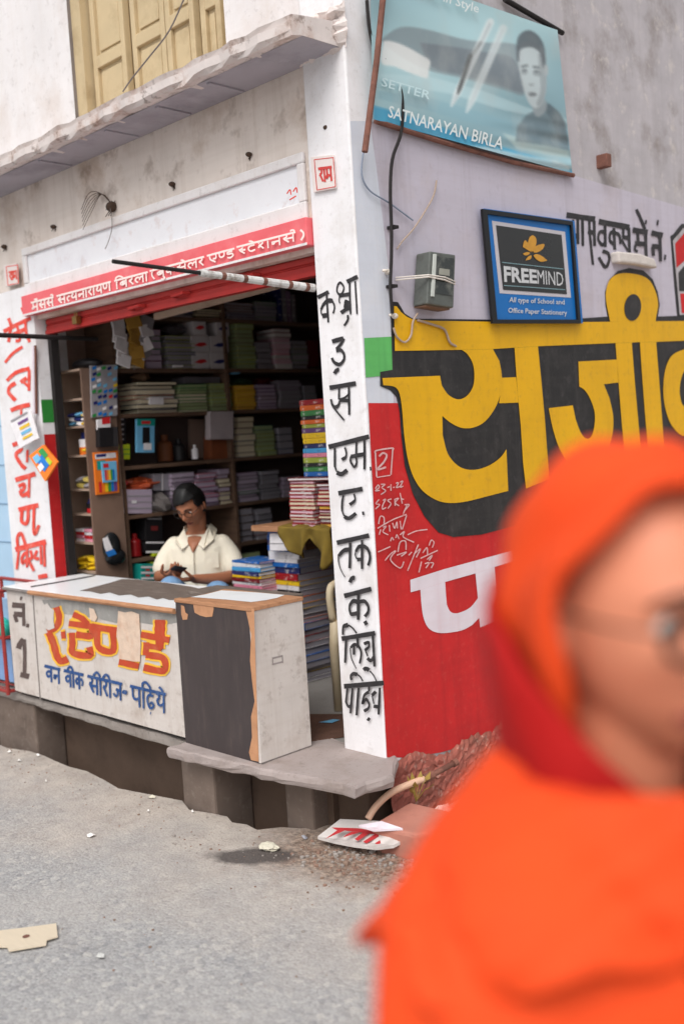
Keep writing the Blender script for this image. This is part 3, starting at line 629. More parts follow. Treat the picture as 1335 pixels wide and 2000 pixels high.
# rolled-up shutter
m = MB(); sl = []
for i in range(3):
    z_ = 2.262+i*.036
    sl += [(YF+.07,z_),(YF+.062,z_+.004),(YF+.062,z_+.026),(YF+.07,z_+.033)]
m.grid([[(x_,a,b) for a,b in sl] for x_ in (-5.2,-2.97)])
m.box((-5.2,YF+.055,2.246),(-2.97,YF+.095,2.266))
sh = m.build('rolling_shutter', M_shutter, B)
for px, py in ((272,601),(357,576),(492,541)):
    q = P(px,py,'y',YF+.06); m = MB(); m.tube([(q.x-.05,YF+.06,q.z),(q.x-.045,YF+.03,q.z),(q.x+.045,YF+.03,q.z+.004),(q.x+.05,YF+.06,q.z+.004)],.009,8); m.build('shutter_handle', M_shutter, sh)
q = P(152,622,'y',YF+.05); m = MB(); m.box((q.x-.02,YF+.025,q.z-.03),(q.x+.022,YF+.055,q.z+.012)); m.tube([(q.x-.012,YF+.04,q.z+.01),(q.x-.01,YF+.04,q.z+.032),(q.x+.01,YF+.04,q.z+.032),(q.x+.012,YF+.04,q.z+.01)],.004,6)
m.build('padlock', mat('brass', (150,120,70), .35, .1, 20, .1, 80, metal=.8), sh, bevel=.003)
for k, (a, b) in enumerate(((-5.213,-5.18),(-2.985,-2.969))):
    m = MB(); m.box((a,YF+.073,.292),(b,YF+.12,2.3)); m.build('shutter_guide', M_dark, B)
# plinth, steps and piers
def rough_slab(name, outline, z0, z1, mt, seed, amp=.008):
    r_ = random.Random(seed); pts = []
    for a, b in zip(outline, outline[1:]+outline[:1]):
        a, b = Vector((*a,0)), Vector((*b,0)); n = max(1, int((b-a).length/.055))
        for k in range(n): q = a.lerp(b, k/n); pts.append((q.x+r_.uniform(-amp,amp), q.y+r_.uniform(-amp,amp)))
    m = MB(); n = len(pts); b0 = 0
    lv = ((z0+.004,-.006),(z0+.012,.0),((z0+z1)/2,.003),(z1-.008,.0),(z1,-.008))
    cx_ = sum(p[0] for p in pts)/n; cy_ = sum(p[1] for p in pts)/n
    for z, e in lv:
        for x_, y_ in pts:
            d = Vector((x_-cx_,y_-cy_,0)); d = d.normalized()*(e+r_.uniform(-.003,.003)); m.v.append(Vector((x_+d.x,y_+d.y,z+r_.uniform(-.0025,.0025))))
    for l_ in range(len(lv)-1):
        for k in range(n): m.f.append((l_*n+k,l_*n+(k+1)%n,(l_+1)*n+(k+1)%n,(l_+1)*n+k)); m.m.append(0)
    m.f.append(tuple(range(n-1,-1,-1))); m.m.append(0); m.f.append(tuple(range((len(lv)-1)*n,len(lv)*n))); m.m.append(0)
    return m.build(name, mt, B)
rough_slab('long_step', [(-6.4,2.6),(-3.63,2.592),(-3.63,2.95),(-6.4,2.95)], .238, .286, M_stone, 8, .007)
rough_slab('corner_step', [(-3.62,2.475),(-3.07,2.53),(-2.614,2.596),(-2.582,2.775),(-2.70,2.92),(-2.76,2.97),(-3.62,2.97)], .246, .296, M_slabtop, 3)
m = MB(); m.box((-6.4,2.8,-.3),(-2.95,3.0,.236)); m.build('riser_wall', M_mudwall, B)
for lo, hi in (((-3.69,2.585,-.3),(-3.46,2.8,.2455)),((-3.15,2.715,-.3),(-2.985,2.98,.2455)),((-5.5,2.62,-.3),(-5.06,2.8,.2375))):
    m = MB(); m.box(lo,hi); m.build('step_pier', M_pier, B, bevel=.012)
m = MB(); m.box((-2.985,2.83,-.3),(-2.78,2.99,.2455)); m.build('step_pier', M_mudwall, B, bevel=.01)
# broken masonry along the foot of the side wall
m = MB(); rnd = random.Random(11); rows = []
ny, nz = 160, 18
for i in range(ny):
    yy = YF+.0+i*.017
    row = []
    for j in range(nz):
        t = j/(nz-1); top = .25+.02*math.sin(yy*7)+.015*math.sin(yy*17)+rnd.uniform(-.008,.008)
        bulge = .010+.014*(1-t)**.7*(.7+.3*math.sin(yy*5+1))+rnd.uniform(-.006,.006)
        row.append((XC+ (bulge if j < nz-1 else .004), yy, top*t+rnd.uniform(-.008,.008)))
    rows.append(row)
m.grid(rows); m.build('broken_wall_foot', M_rubble, B)
# shop room
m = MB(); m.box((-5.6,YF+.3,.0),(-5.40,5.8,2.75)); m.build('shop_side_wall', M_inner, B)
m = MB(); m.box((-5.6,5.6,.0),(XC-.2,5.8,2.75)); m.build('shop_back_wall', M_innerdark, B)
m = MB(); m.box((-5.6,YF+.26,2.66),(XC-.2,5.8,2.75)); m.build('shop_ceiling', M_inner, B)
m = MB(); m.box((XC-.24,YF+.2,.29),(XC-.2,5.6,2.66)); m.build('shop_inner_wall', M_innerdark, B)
m = MB(); m.box((-9,YF+5.8-2.9,2.75),(XC-.2,11,6)); m.build('rear_block', M_cement, B)
a, b = P(300,622,'y',YF+.28), P(535,560,'y',YF+.28)
m = MB(); m.slab([P(300,612,'y',YF+.27),P(537,553,'y',YF+.27),P(537,563,'y',YF+.27),P(300,624,'y',YF+.27)],(0,.03,0)); m.build('lintel_batten', M_palewood, B)
# upstairs window with timber shutters
yw = YF+.10
wn = MB(); z0, z1 = 3.12, 4.75; xw0 = P(165,100,'y',yw).x; xw1 = P(445,60,'y',yw).x
wn.box((wx0+.001,yw-.06,z0),(P(182,100,'y',yw).x,yw+.05,z1)); wn.box((wx0+.001,yw+.03,z0),(wx1,yw+.06,z1))
wf = wn.build('window', M_shutwood, B)
for a, b in ((184,249),(263,329),(331,387),(400,440)):
    xa_, xb_ = P(a,70,'y',yw).x, P(b,70,'y',yw).x; s_ = .035
    m = MB()
    m.box((xa_,yw-.02,z0),(xa_+s_,yw+.02,z1)); m.box((xb_-s_,yw-.02,z0),(xb_,yw+.02,z1))
    for zr in (z0,3.50,4.05,4.6): m.box((xa_+s_,yw-.02,zr),(xb_-s_,yw+.02,zr+.06))
    m.box((xa_+s_,yw+.0,z0+.06),(xb_-s_,yw+.012,4.6))
    m.box((xa_+s_+.02,yw-.008,3.2),(xb_-s_-.02,yw-.0005,3.48)); m.box((xa_+s_+.02,yw-.008,3.58),(xb_-s_-.02,yw-.0005,4.03))
    m.build('window_shutter', M_shutwood, wf, bevel=.004)
m = MB(); m.face([(wx0+.0015,YF+.021,z0),(wx0+.0015,yw+.03,z0),(wx0+.0015,yw+.03,z1),(wx0+.0015,YF+.021,z1)]); m.build('window_jamb', M_greywood, wf)  # grey sheet on the reveal: weathered tone, with its shade in the colour

# ------------------------------------------------------------------ things on the outside walls
# neighbour's house
m = MB(); xe = -5.705
m.box((-9.5, YF+.05, -.3), (xe, YF+.3, 2.52)); nb0 = thing('neighbour_house', 'pale blue brick house joined to the far side of the shop', 'house', (xe, YF, 0))
m.build('wall', M_blue_n, nb0)
m = MB()
for i in range(9):
    z = .35+i*.235
    m.box((-9.4, YF+.046, z), (xe-.001, YF+.0495, z+.006))
m.build('mortar_lines', mat('blue_mortar', (120,150,178), .9, .1, 8, .2, 40), nb0)
m = MB(); m.box((-9.5, YF+.03, 2.3), (-6.62, YF+.3, 2.54)); m.build('wall_cap', M_cement, nb0)

# printed banner, slack along its lower edge
yb = XC+.035
bq = lambda u, v: (  # bilinear over picture corners
    (1-v)*((1-u)*722+u*1088)+v*((1-u)*728+u*1117), (1-v)*((1-u)*(-70)+u*58)+v*((1-u)*232+u*338))
M_ban = mat('banner_print_blue', (150,186,196), .42, .1, 3, .12, 8, dirt=(176,200,206), dirt_amt=.6, dirt_scale=2.6, bdist=.02)
M_bandark = mat('banner_grey_print', (132,150,156), .42, .1, 3, .1, 8)
M_banblue = mat('banner_strip_blue', (70,160,196), .42, .08, 4, .1, 8)
M_banwhite = mat('banner_white_print', (216,224,224), .45, .04, 4, .1, 8)
M_banpale = mat('banner_pale_letters', (196,220,224), .45, .05, 4, .1, 8)
M_bgrey = mat('portrait_mid_grey', (116,132,138), .45, .16, 9, .1, 8)
M_bskin = mat('portrait_pale_grey', (190,202,204), .45, .08, 10, .1, 8)
M_bhair = mat('portrait_dark_grey', (80,90,94), .45, .2, 14, .1, 8)
bt = thing('banner', 'faded blue printed banner with two pens and a young man on the side wall', 'banner', P(735,232,'x',yb))
rnd = random.Random(4)
def bx(u, v):     # slack cloth: ripples grow towards the lower corner
    return yb+.006*math.sin(u*9+v*3)*(.3+v)+.03*max(0,u-.55)*max(0,v-.62)*4*math.sin(v*60+u*8)*.4+.004*math.sin(v*12-u*5)
def inside(pt, poly):
    x, y = pt; r_ = False; n = len(poly)
    for i in range(n):
        x1, y1 = poly[i]; x2, y2 = poly[(i+1)%n]
        if (y1 > y) != (y2 > y) and x < (x2-x1)*(y-y1)/(y2-y1)+x1: r_ = not r_
    return r_
b2 = lambda X, Y_: (600+X/1.816, Y_/1.816)
b5 = lambda X, Y_: (700+X/5.135, Y_/5.135)
def pen_poly(a, b, wd, t0=0., t1=1.):
    a, b = Vector(a), Vector(b); a, b = a.lerp(b,t0), a.lerp(b,t1); t = (b-a).normalized(); n = Vector((-t.y, t.x))*wd; L_ = (b-a).length
    return [tuple(q) for q in (a+n*.5, a+t*5+n, b-t*L_*.14+n*.9, b+n*.25, b-n*.25, b-t*L_*.14-n*.9, a+t*5-n, a-n*.5)]
PB2 = lambda *q: [b2(*k) for k in q]
sm = lambda pts: smooth2(pts+[pts[0]],4)[:-1]
# printed layers of the banner picture: outline, colour, opacity
PRINT = [
 (sm(PB2((260,140),(330,95),(430,105),(540,135),(640,150),(700,150),(760,170),(760,250),(770,335),(700,318),(560,278),(430,248),(330,200))),(124,134,140),.75),
 (sm(PB2((400,150),(520,165),(640,185),(720,200),(760,260),(765,325),(690,305),(560,268),(440,235))),(108,114,122),.6),
 (PB2((250,260),(430,270),(620,320),(780,380),(920,420),(925,440),(700,390),(500,330),(250,290)),(196,222,226),.5),
 (PB2((250,320),(430,345),(620,400),(740,440),(740,470),(560,430),(400,385),(250,350)),(128,170,184),.45),
 ([(728,205),(800,226),(880,254),(960,280),(1020,298),(1080,316),(1118,332),(1118,345),(1040,330),(960,310),(860,280),(728,240)],(64,158,198),.9),
 (PB2((560,515),(640,520),(760,548),(880,570),(930,590),(930,606),(840,600),(720,570),(600,535)),(222,232,232),.7),
 (PB2((690,470),(760,490),(860,508),(925,530),(930,560),(850,548),(740,525)),(206,220,212),.55),
 (sm([b5(*q) for q in ((250,408),(300,405),(400,430),(520,485),(640,555),(715,605),(705,690),(690,778),(600,760),(480,715),(360,665),(225,625))]),(230,232,230),.95),
 (pen_poly((960,36),(880,208),7.5),(222,226,226),.8),(pen_poly((985,48),(910,220),8),(216,224,224),.75),
 (pen_poly((957,44),(884,204),2.6),(150,160,164),.5),(pen_poly((982,56),(914,214),2.6),(186,196,200),.6),
 (pen_poly((920,104),(893,184),4),(70,72,72),.9),(pen_poly((940,80),(918,112),2),(96,98,98),.7),
 (PB2((738,500),(745,445),(775,408),(805,392),(850,362),(890,395),(912,430),(930,535),(840,515)),(98,116,124),.9),
 (PB2((838,385),(856,366),(890,395),(912,430),(928,520),(890,500),(870,430)),(78,94,102),.6),
 (PB2((760,440),(800,430),(815,480),(770,490)),(122,140,148),.5),
 (sm(PB2((796,380),(840,350),(848,385),(830,408),(810,412))),(150,160,164),.95),
 (sm(PB2((748,170),(765,148),(800,150),(832,170),(842,220),(846,300),(840,340),(826,372),(806,382),(788,368),(770,330),(755,270),(746,215))),(190,200,202),.97),
 (sm(PB2((818,190),(842,200),(848,290),(842,340),(826,372),(812,368),(826,320),(822,250))),(140,150,154),.75),
 (sm(PB2((800,250),(826,250),(826,268),(802,266))),(120,128,132),.55),(sm(PB2((758,246),(778,246),(778,262),(760,262))),(120,128,132),.5),
 (sm(PB2((742,215),(742,150),(756,118),(785,106),(815,122),(838,160),(844,222),(834,240),(826,190),(800,168),(770,168),(752,180),(750,215))),(84,92,98),.9),
 (sm(PB2((770,125),(800,122),(815,150),(790,145))),(110,118,122),.5),
 (PB2((756,232),(780,226),(783,234),(760,241)),(66,72,76),.6),(PB2((798,232),(824,234),(824,243),(800,241)),(66,72,76),.6),
 (PB2((762,246),(776,244),(777,252),(763,253)),(50,54,58),.55),(PB2((804,248),(820,249),(819,256),(805,256)),(50,54,58),.55),
 (sm(PB2((782,330),(796,326),(812,331),(808,339),(790,340))),(96,100,104),.8),(PB2((786,294),(798,299),(804,292),(800,303),(786,302)),(110,116,120),.7),
 (sm(PB2((838,230),(852,232),(852,262),(842,268))),(170,178,180),.9),
]
BOX = [(min(p[0] for p in q),max(p[0] for p in q),min(p[1] for p in q),max(p[1] for p in q)) for q,_,_ in PRINT]
def print_col(px, py):
    v = min(1,max(0,(py+60)/380)); u = min(1,max(0,(px-730)/380))
    c = Vector((132,166,176)).lerp(Vector((172,206,212)), .5+.5*math.sin(v*5.2+u*2.2-1.2))
    for k, (poly, rgb, op) in enumerate(PRINT):
        x0,x1,y0,y1 = BOX[k]
        if x0-3 < px < x1+3 and y0-3 < py < y1+3:
            n = sum(inside((px+dx,py+dy),poly) for dx,dy in ((-2.6,-1.5),(2.6,-1.5),(0,0),(-2.6,1.5),(2.6,1.5),(0,-3),(0,3),(1.2,.5),(-1.2,-.5)))
            if n: c = c.lerp(Vector(rgb), op*.92*n/9)
    return c
m = MB(); rows = []; cols = []; NU, NV = 200, 170
for i in range(NU+1):
    row = []
    for j in range(NV+1):
        px, py = bq(i/NU, j/NV); row.append(P(px, py, 'x', bx(i/NU, j/NV)))
        if py > -12: cols.append(print_col(px, py))
        else: cols.append(Vector((150,186,194)))
    rows.append(row)
m.grid(rows)
M_print = bpy.data.materials.new('banner_print'); M_print.use_nodes = True; nt_ = M_print.node_tree; bs = nt_.nodes['Principled BSDF']; bs.inputs['Roughness'].default_value = .42
at_ = nt_.nodes.new('ShaderNodeAttribute'); at_.attribute_name = 'print'
nz = nt_.nodes.new('ShaderNodeTexNoise'); nz.inputs['Scale'].default_value = 5; nz.inputs['Detail'].default_value = 8; tcn = nt_.nodes.new('ShaderNodeTexCoord'); nt_.links.new(tcn.outputs['Object'], nz.inputs['Vector'])
mr_ = nt_.nodes.new('ShaderNodeMapRange'); mr_.inputs[1].default_value = .5; mr_.inputs[2].default_value = .75; mr_.inputs[4].default_value = .35; nt_.links.new(nz.outputs['Fac'], mr_.inputs[0])
mxn = nt_.nodes.new('ShaderNodeMix'); mxn.data_type = 'RGBA'; nt_.links.new(mr_.outputs[0], mxn.inputs[0]); nt_.links.new(at_.outputs['Color'], mxn.inputs[6]); mxn.inputs[7].default_value = (*lin((184,190,188)),1); nt_.links.new(mxn.outputs[2], bs.inputs['Base Color'])
sheet = m.build('cloth', M_print, bt, smooth=True, fix=False)
ca = sheet.data.color_attributes.new('print','FLOAT_COLOR','POINT')
for k, c in enumerate(cols): ca.data[k].color = (*lin(tuple(c)),1)
m = MB()
text_faces(m, 'SATNARAYAN BIRLA', [(760,205),(985,268),(980,292),(757,228)], 'x', yb+.014, bold=.012); m.build('name_lettering', M_banwhite, sheet)
m = MB(); text_faces(m, 'SETTER', [(746,150),(842,178),(838,194),(744,167)], 'x', yb+.014, bold=.01); m.build('brand_lettering', M_banpale, sheet)
m = MB(); text_faces(m, 'Write in Style', [(800,-40),(936,8),(933,30),(796,-14)], 'x', yb+.014, bold=.01); m.build('slogan_lettering', M_banwhite, sheet)
m = MB(); m.tube([P(733,236,'x',XC+.02),P(860,276,'x',XC+.022),P(1000,316,'x',XC+.022),P(1119,342,'x',XC+.02)],.011,8); m.build('bottom_batten', M_rust, bt)
m = MB(); m.tube([P(985,-2,'x',XC+.02),P(1098,64,'x',XC+.02)],.012,8); m.build('top_batten', M_dark, bt)
# rusty pipe and cables on the corner
m = MB(); m.tube([P(753,-60,'x',XC+.075),P(735,120,'x',XC+.07),P(712,296,'x',XC+.06)],.012,10); tag(m.build('rusty_pipe', M_rust), 'thin rusty pipe leaning beside the banner edge at the building corner', 'pipe')
m = MB(); m.tube([P(x,y,'x',XC+.03) for x,y in ((716,0),(722,60),(738,118),(764,140),(782,175),(786,215),(782,262),(766,310),(762,370),(764,440),(764,500),(762,560),(766,612))],.007,7,smooth=5)
for px, py in ((739,120),(764,445),(762,560)): 
    q = P(px,py,'x',XC+.01); m.box((q.x-.008,q.y-.018,q.z-.006),(q.x+.03,q.y+.01,q.z+.006))
tag(m.build('cable', M_dark), 'thick black cable drooping past the banner down the side wall', 'cable', 'cables on the side wall')
for nm, pts, r_, mt, lb in (('cable',((710,290),(706,340),(722,372),(760,396),(806,430)),.0035,mat('grey_cable',(130,140,158),.6,.1,20,.1,80),'thin grey cable looping from the rusty pipe to the wall'),
     ('wire',((852,352),(846,382),(826,418),(806,448),(786,470),(775,486)),.0035,mat('beige_wire',(170,150,134),.7,.1,20,.1,80),'beige wire slanting down the wall above the meter box'),
     ('wire',((768,640),(775,658),(790,668),(802,655),(806,628),(815,612)),.0045,mat('beige_wire',(170,150,134),.7,.1,20,.1,80),'beige wire looped under the meter box'),
     ('wire',((815,625),(845,634),(868,644),(878,668),(890,676)),.005,mat('beige_wire',(170,150,134),.7,.1,20,.1,80),'loose beige wire ending on the yellow lettering')):
    m = MB(); m.tube([P(x,y,'x',XC+.016) for x,y in pts],r_,6,smooth=5); tag(m.build(nm, mt), lb, nm, 'cables on the side wall')
# electricity meter
mt0 = thing('meter_box', 'grimy glass-fronted electricity meter tied to the side wall', 'meter', P(835,608,'x',XC+.04))
M_mcase = mat('meter_grey_case', (92,96,92), .4, .15, 14, .15, 60, dirt=(70,66,62), dirt_amt=.7, dirt_scale=16)
M_mglass = mat('meter_dark_glass', (44,48,46), .18, .25, 12, .05, 60, spec=.6, dirt=(150,150,140), dirt_amt=.5, dirt_scale=14)
A_ = [P(812,496,'x',XC+.012),P(862,503,'x',XC+.012),P(858,606,'x',XC+.012),P(806,598,'x',XC+.012)]
m = MB(); m.slab(A_,(.075,0,0)); m.build('case', M_mcase, mt0, bevel=.006)
m = MB()
def mq(u, v, d): 
    p = A_[0].lerp(A_[1],u).lerp(A_[3].lerp(A_[2],u),v); return p+Vector((d,0,0))
m.face([mq(.14,.08,.0775),mq(.92,.08,.0775),mq(.92,.78,.0775),mq(.14,.78,.0775)]); m.build('window', M_mglass, mt0)
m = MB(); m.slab([mq(.1,.05,.076),mq(.2,.05,.076),mq(.2,.85,.076),mq(.1,.85,.076)],(.006,0,0)); m.build('case_edge', mat('meter_bright_edge',(196,200,194),.35,.1,20,.1,60), mt0)
m = MB(); m.slab([mq(.35,.3,.078),mq(.75,.3,.078),mq(.75,.42,.078),mq(.35,.42,.078)],(.002,0,0)); m.build('dial', mat('meter_dial',(150,150,140),.5,.1,20,.1,60), mt0)
m = MB(); m.slab([mq(.05,.9,-.0),mq(.95,.9,-.0),mq(.95,1.03,-.0),mq(.05,1.03,-.0)],(.06,0,0)); m.build('terminal_cover', mat('meter_rust_base',(118,92,76),.7,.2,14,.2,60), mt0)
m = MB(); qz = .5
for dz in (0,.012): m.tube([P(772,542+dz*400,'x',XC+.01),mq(-.05,.46+dz*3,.08),mq(.5,.47+dz*4,.09),mq(1.05,.5+dz*4,.07),mq(1.25,.52,.01)],.0032,6)
tag(m.build('binding_cord', mat('white_cord',(214,206,198),.8,.05,20,.1,80)), 'white cord tied across the meter box', 'cord')
# small white hooks
for k, (px, py) in enumerate(((752,532),(765,618))):
    q = P(px,py,'x',XC+.0); m = MB(); m.ell((q.x+.015,q.y,q.z),.014,.014,.012,nu=6,nv=8); m.tube([(q.x,q.y,q.z),(q.x+.02,q.y-.01,q.z+.004),(q.x+.02,q.y-.035,q.z+.002)],.006,6)
    tag(m.build('wire_insulator', mat('white_porcelain',(222,212,200),.4,.05,10,.05,60), smooth=True), ('white insulator knob on the corner above the green band','white insulator knob at the tip of the yellow lettering')[k], 'insulator', 'insulators on the corner')
# blue stationery board
xs2 = XC+.03
d6 = lambda X, Y_: (930+X/6.357, 390+Y_/6.357)
sb = thing('shop_sign', 'blue framed board with a black panel and gold lotus on the side wall', 'sign', P(1045,632,'x',XC+.02))
M_sblue = mat('sign_blue_print', (18,104,176), .35, .08, 4, .05, 40); M_sframe = mat('black_sign_frame', (24,24,26), .4, .1, 10, .05, 60)
M_sgrey = mat('sign_grey_border', (190,186,192), .4, .04, 6, .05, 60); M_spanel = mat('sign_black_panel', (42,42,42), .3, .15, 5, .03, 60, spec=.4)
M_gold = mat('sign_gold', (196,142,50), .45, .15, 12, .05, 60); M_swhite = mat('sign_silver_letters', (196,198,200), .4, .06, 20, .03, 60); M_steal = mat('sign_teal_rule', (120,150,156), .4, .05, 20, .03, 60)
corner = [d6(48,118),d6(1168,272),d6(1272,1538),d6(176,1538)]
m = MB(); m.slab([P(*q,'x',XC+.006) for q in corner],(.022,0,0)); bk = m.build('board', M_sblue, sb)
def ring(mb, o, i, ax, v0, th):
    for k in range(4):
        j = (k+1)%4; mb.slab([P(*o[k],ax,v0),P(*o[j],ax,v0),P(*i[j],ax,v0),P(*i[k],ax,v0)],(th,0,0))
m = MB(); inn = [d6(112,180),d6(1150,318),d6(1235,1490),d6(232,1490)]; ring(m, corner, inn, 'x', XC+.0282, .012); m.build('frame', M_sframe, sb)
m = MB(); m.pface([d6(190,258),d6(1098,396),d6(1172,1214),d6(286,1160)],'x',XC+.0290); m.build('border', M_sgrey, bk)
m = MB(); m.pface([d6(242,314),d6(1055,434),d6(1122,1172),d6(330,1116)],'x',XC+.0305); m.build('panel', M_spanel, bk)
m = MB()
m.brush([d6(315,775),d6(1078,858)],'x',XC+.032,1.6,sgn=1); m.brush([d6(340,1062),d6(1100,1116)],'x',XC+.032,1.6,sgn=1); m.build('rules', M_steal, bk)
m = MB(); k_ = 0
for pts in ([(688,648),(640,560),(655,470),(700,440),(740,480),(738,560)],[(680,650),(600,600),(575,575),(600,500),(640,540),(665,600)],[(712,655),(700,620),(740,570),(840,548),(820,610),(760,650)],[(572,672),(620,648),(665,660),(620,690)],[(606,752),(640,705),(682,690),(668,735)],[(705,690),(740,672),(800,690),(860,735),(872,755),(800,768),(740,735)]):
    m.face([P(*d6(*q),'x',XC+.0322+k_*.0003) for q in [(p.x,p.y) for p in catmull([(a,b,0) for a,b in pts+[pts[0]]],4)[:-1]]]); k_ += 1
m.build('lotus_emblem', M_gold, bk)
m = MB(); text_faces(m,'FREE',[d6(335,820),d6(745,868),d6(755,1040),d6(345,1018)],'x',XC+.0325,bold=.035); text_faces(m,'MIND',[d6(752,869),d6(1072,905),d6(1080,1070),d6(760,1041)],'x',XC+.0325,bold=.0); m.build('brand_lettering', M_swhite, bk)
m = MB(); text_faces(m,'All type of School and',[d6(410,1205),d6(1090,1240),d6(1096,1318),d6(402,1290)],'x',XC+.0315,bold=.012); text_faces(m,'Office Paper Stationery',[d6(395,1338),d6(1120,1370),d6(1126,1452),d6(390,1420)],'x',XC+.0315,bold=.012); m.build('slogan_lettering', M_swhite, bk)
# broken stone stub above the lettering bulb
m = MB(); rnd = random.Random(9); A_ = [P(1190,493,'x',XC),P(1235,498,'x',XC),P(1262,508,'x',XC),P(1268,526,'x',XC),P(1225,518,'x',XC),P(1192,515,'x',XC)]
m.slab(A_,(.05,0,.0))
o = m.build('stone_stub', mat('chipped_white_stone',(204,196,190),.9,.1,20,.8,40), bevel=.01); tag(o, 'chipped white stone stub jutting from the wall over the yellow letter', 'stone')
q = P(1168,316,'x',XC); m = MB(); m.box((q.x-.01,q.y-.02,q.z-.035),(q.x+.06,q.y+.025,q.z+.03)); tag(m.build('iron_bracket', M_rust, bevel=.004), 'small rusty bracket on the grey wall beside the banner', 'bracket')
# awning rods
m = MB(); a = Vector((-2.985,2.905,2.186)); b = P(220,510,'x',-2.97)
q = P(392,535,'x',-2.972); tq = (q.y-a.y)/(b.y-a.y); c_ = a.lerp(b,tq)
m.tube([a, c_],lambda t: .0165-.004*t,10,m=1); m.tube([c_, b],lambda t: .0075,8,m=0)
for t_ in (.06,.22,.45,.62,.8): m.tube([a.lerp(c_,t_),a.lerp(c_,t_+.035)],.0172-.004*t_,10,m=2)
tag(m.build('awning_rod', [M_dark, M_rodpaint, M_rust]), 'awning rod with flaking white paint jutting out beside the red name board', 'rod', 'awning rods')
m = MB(); a = P(190,662,'x',-5.05); b = P(-60,652,'x',-5.05); m.tube([a,b],.013,10); tag(m.build('awning_rod', M_dark), 'black iron awning rod jutting out over the far pillar', 'rod', 'awning rods')
# plaques
for k, (q4, txt, lb) in enumerate((([(610,307),(653,302),(658,368),(616,376)],True,'white plaque with red lettering at the top of the corner pillar'),([(10,518),(36,514),(38,555),(14,560)],False,'white plaque with faint red lettering on the far pillar'))):
    th_ = thing('plaque', lb, 'plaque', P(*q4[3],'y',YF), 'name plaques on the pillars')
    m = MB(); m.slab([P(*q,'y',YF-.001) for q in q4],(0,-.012,0)); m.build('tile', mat('plaque_white',(226,214,210),.5,.05,8,.1,60), th_, bevel=.002)
    m = MB(); e_ = [Vector((*q,0)) for q in q4]; c_ = sum(e_, Vector((0,0,0)))/4
    ii = [tuple((c_+(q-c_)*.86)[:2]) for q in e_]; yv = YF-.0138
    for i in range(4): m.brush([ii[i],ii[(i+1)%4]],'y',yv,1.6)
    L_ = lambda u, v: tuple((e_[0].lerp(e_[1],u).lerp(e_[3].lerp(e_[2],u),v))[:2])
    write(m,'ra a ma',L_(.22,.34),L_(.82,.34),tuple(Vector(L_(.2,.74))-Vector(L_(.2,.34))),'y',yv,4.6 if txt else 3,3.6 if txt else 2.4)
    m.build('red_lettering', M_redink if not txt else mat('plaque_red',(206,70,66),.6,.1,20,.1,60), th_)
# dried tufts, pegs on the beam
rnd = random.Random(21)
for k, (px, py, sz, lb) in enumerate(((222,404,1.0,'dry grass nest tuft stuck in the wall above the name panel'),(340,360,.45,'dark peg of dry tuft midway along the beam'),(490,302,.4,'dark peg near the corner end of the beam'),(108,443,.45,'dark peg near the far end of the beam'),(12,482,.5,'dark peg over the far pillar'),(642,250,.4,'small dark peg under the canopy on the corner pillar'))):
    q = P(px,py,'y',YF+.02); m = MB(); m.ell((q.x,q.y-.012,q.z),.032*sz,.02*sz+.008,.026*sz,nu=7,nv=9)
    for i in range(int(22*sz)):
        a = rnd.uniform(0,6.28); d_ = Vector((math.cos(a)*rnd.uniform(.3,1),-rnd.uniform(.1,.6),math.sin(a)*.6)); l_ = rnd.uniform(.03,.07)*sz
        if k == 0 and i < 6:
            d_ = Vector((-1,-.5,.3+.5*i/6)); l_ = .16; m.tube([q,q+Vector((-.05,-.03,.07)),q+Vector((-.13,-.05,.09-.02*i)),q+Vector((-.2,-.06,.02-.02*i))],.0018,4,smooth=4)
        else: m.tube([q,q+d_*l_*.5,q+d_*l_+Vector((0,0,-.01))],.002,4)
    tag(m.build('dry_tuft' if k == 0 else 'wall_peg', mat('dry_dark_grass',(74,58,48),.95,.2,20,.2,60), smooth=True), lb, 'tuft' if k == 0 else 'peg', None if k == 0 else 'pegs in the beam')
# thin wires on the front
m = MB(); m.tube([P(x,y,'y',YF-.2) for x,y in ((360,-5),(330,60),(290,112),(258,152),(240,178))],.0035,6,smooth=4); tag(m.build('wire', mat('grey_wire',(120,112,108),.7,.1,20,.1,60)), 'grey wire hanging across the upstairs shutters', 'wire')
m = MB(); m.tube([P(x,y,'y',YF-.01) for x,y in ((214,400),(219,440),(212,470),(205,486))],.002,5,smooth=4); tag(m.build('wire', mat('grey_wire',(120,112,108),.7,.1,20,.1,60)), 'fine wire dangling from the grass tuft over the name panel', 'wire')
# conduit with clips on the far pillar
m = MB(); a, b = P(66,675,'y',YF-.015), P(68,808,'y',YF-.015); m.tube([a,b],.011,8,m=0); m.tube([a+Vector((.018,0,0)),b+Vector((.018,0,0))],.007,8,m=1); tag(m.build('conduit', [M_paint_white, M_rust]), 'pale conduit with a rusty strip on the far pillar', 'pipe')
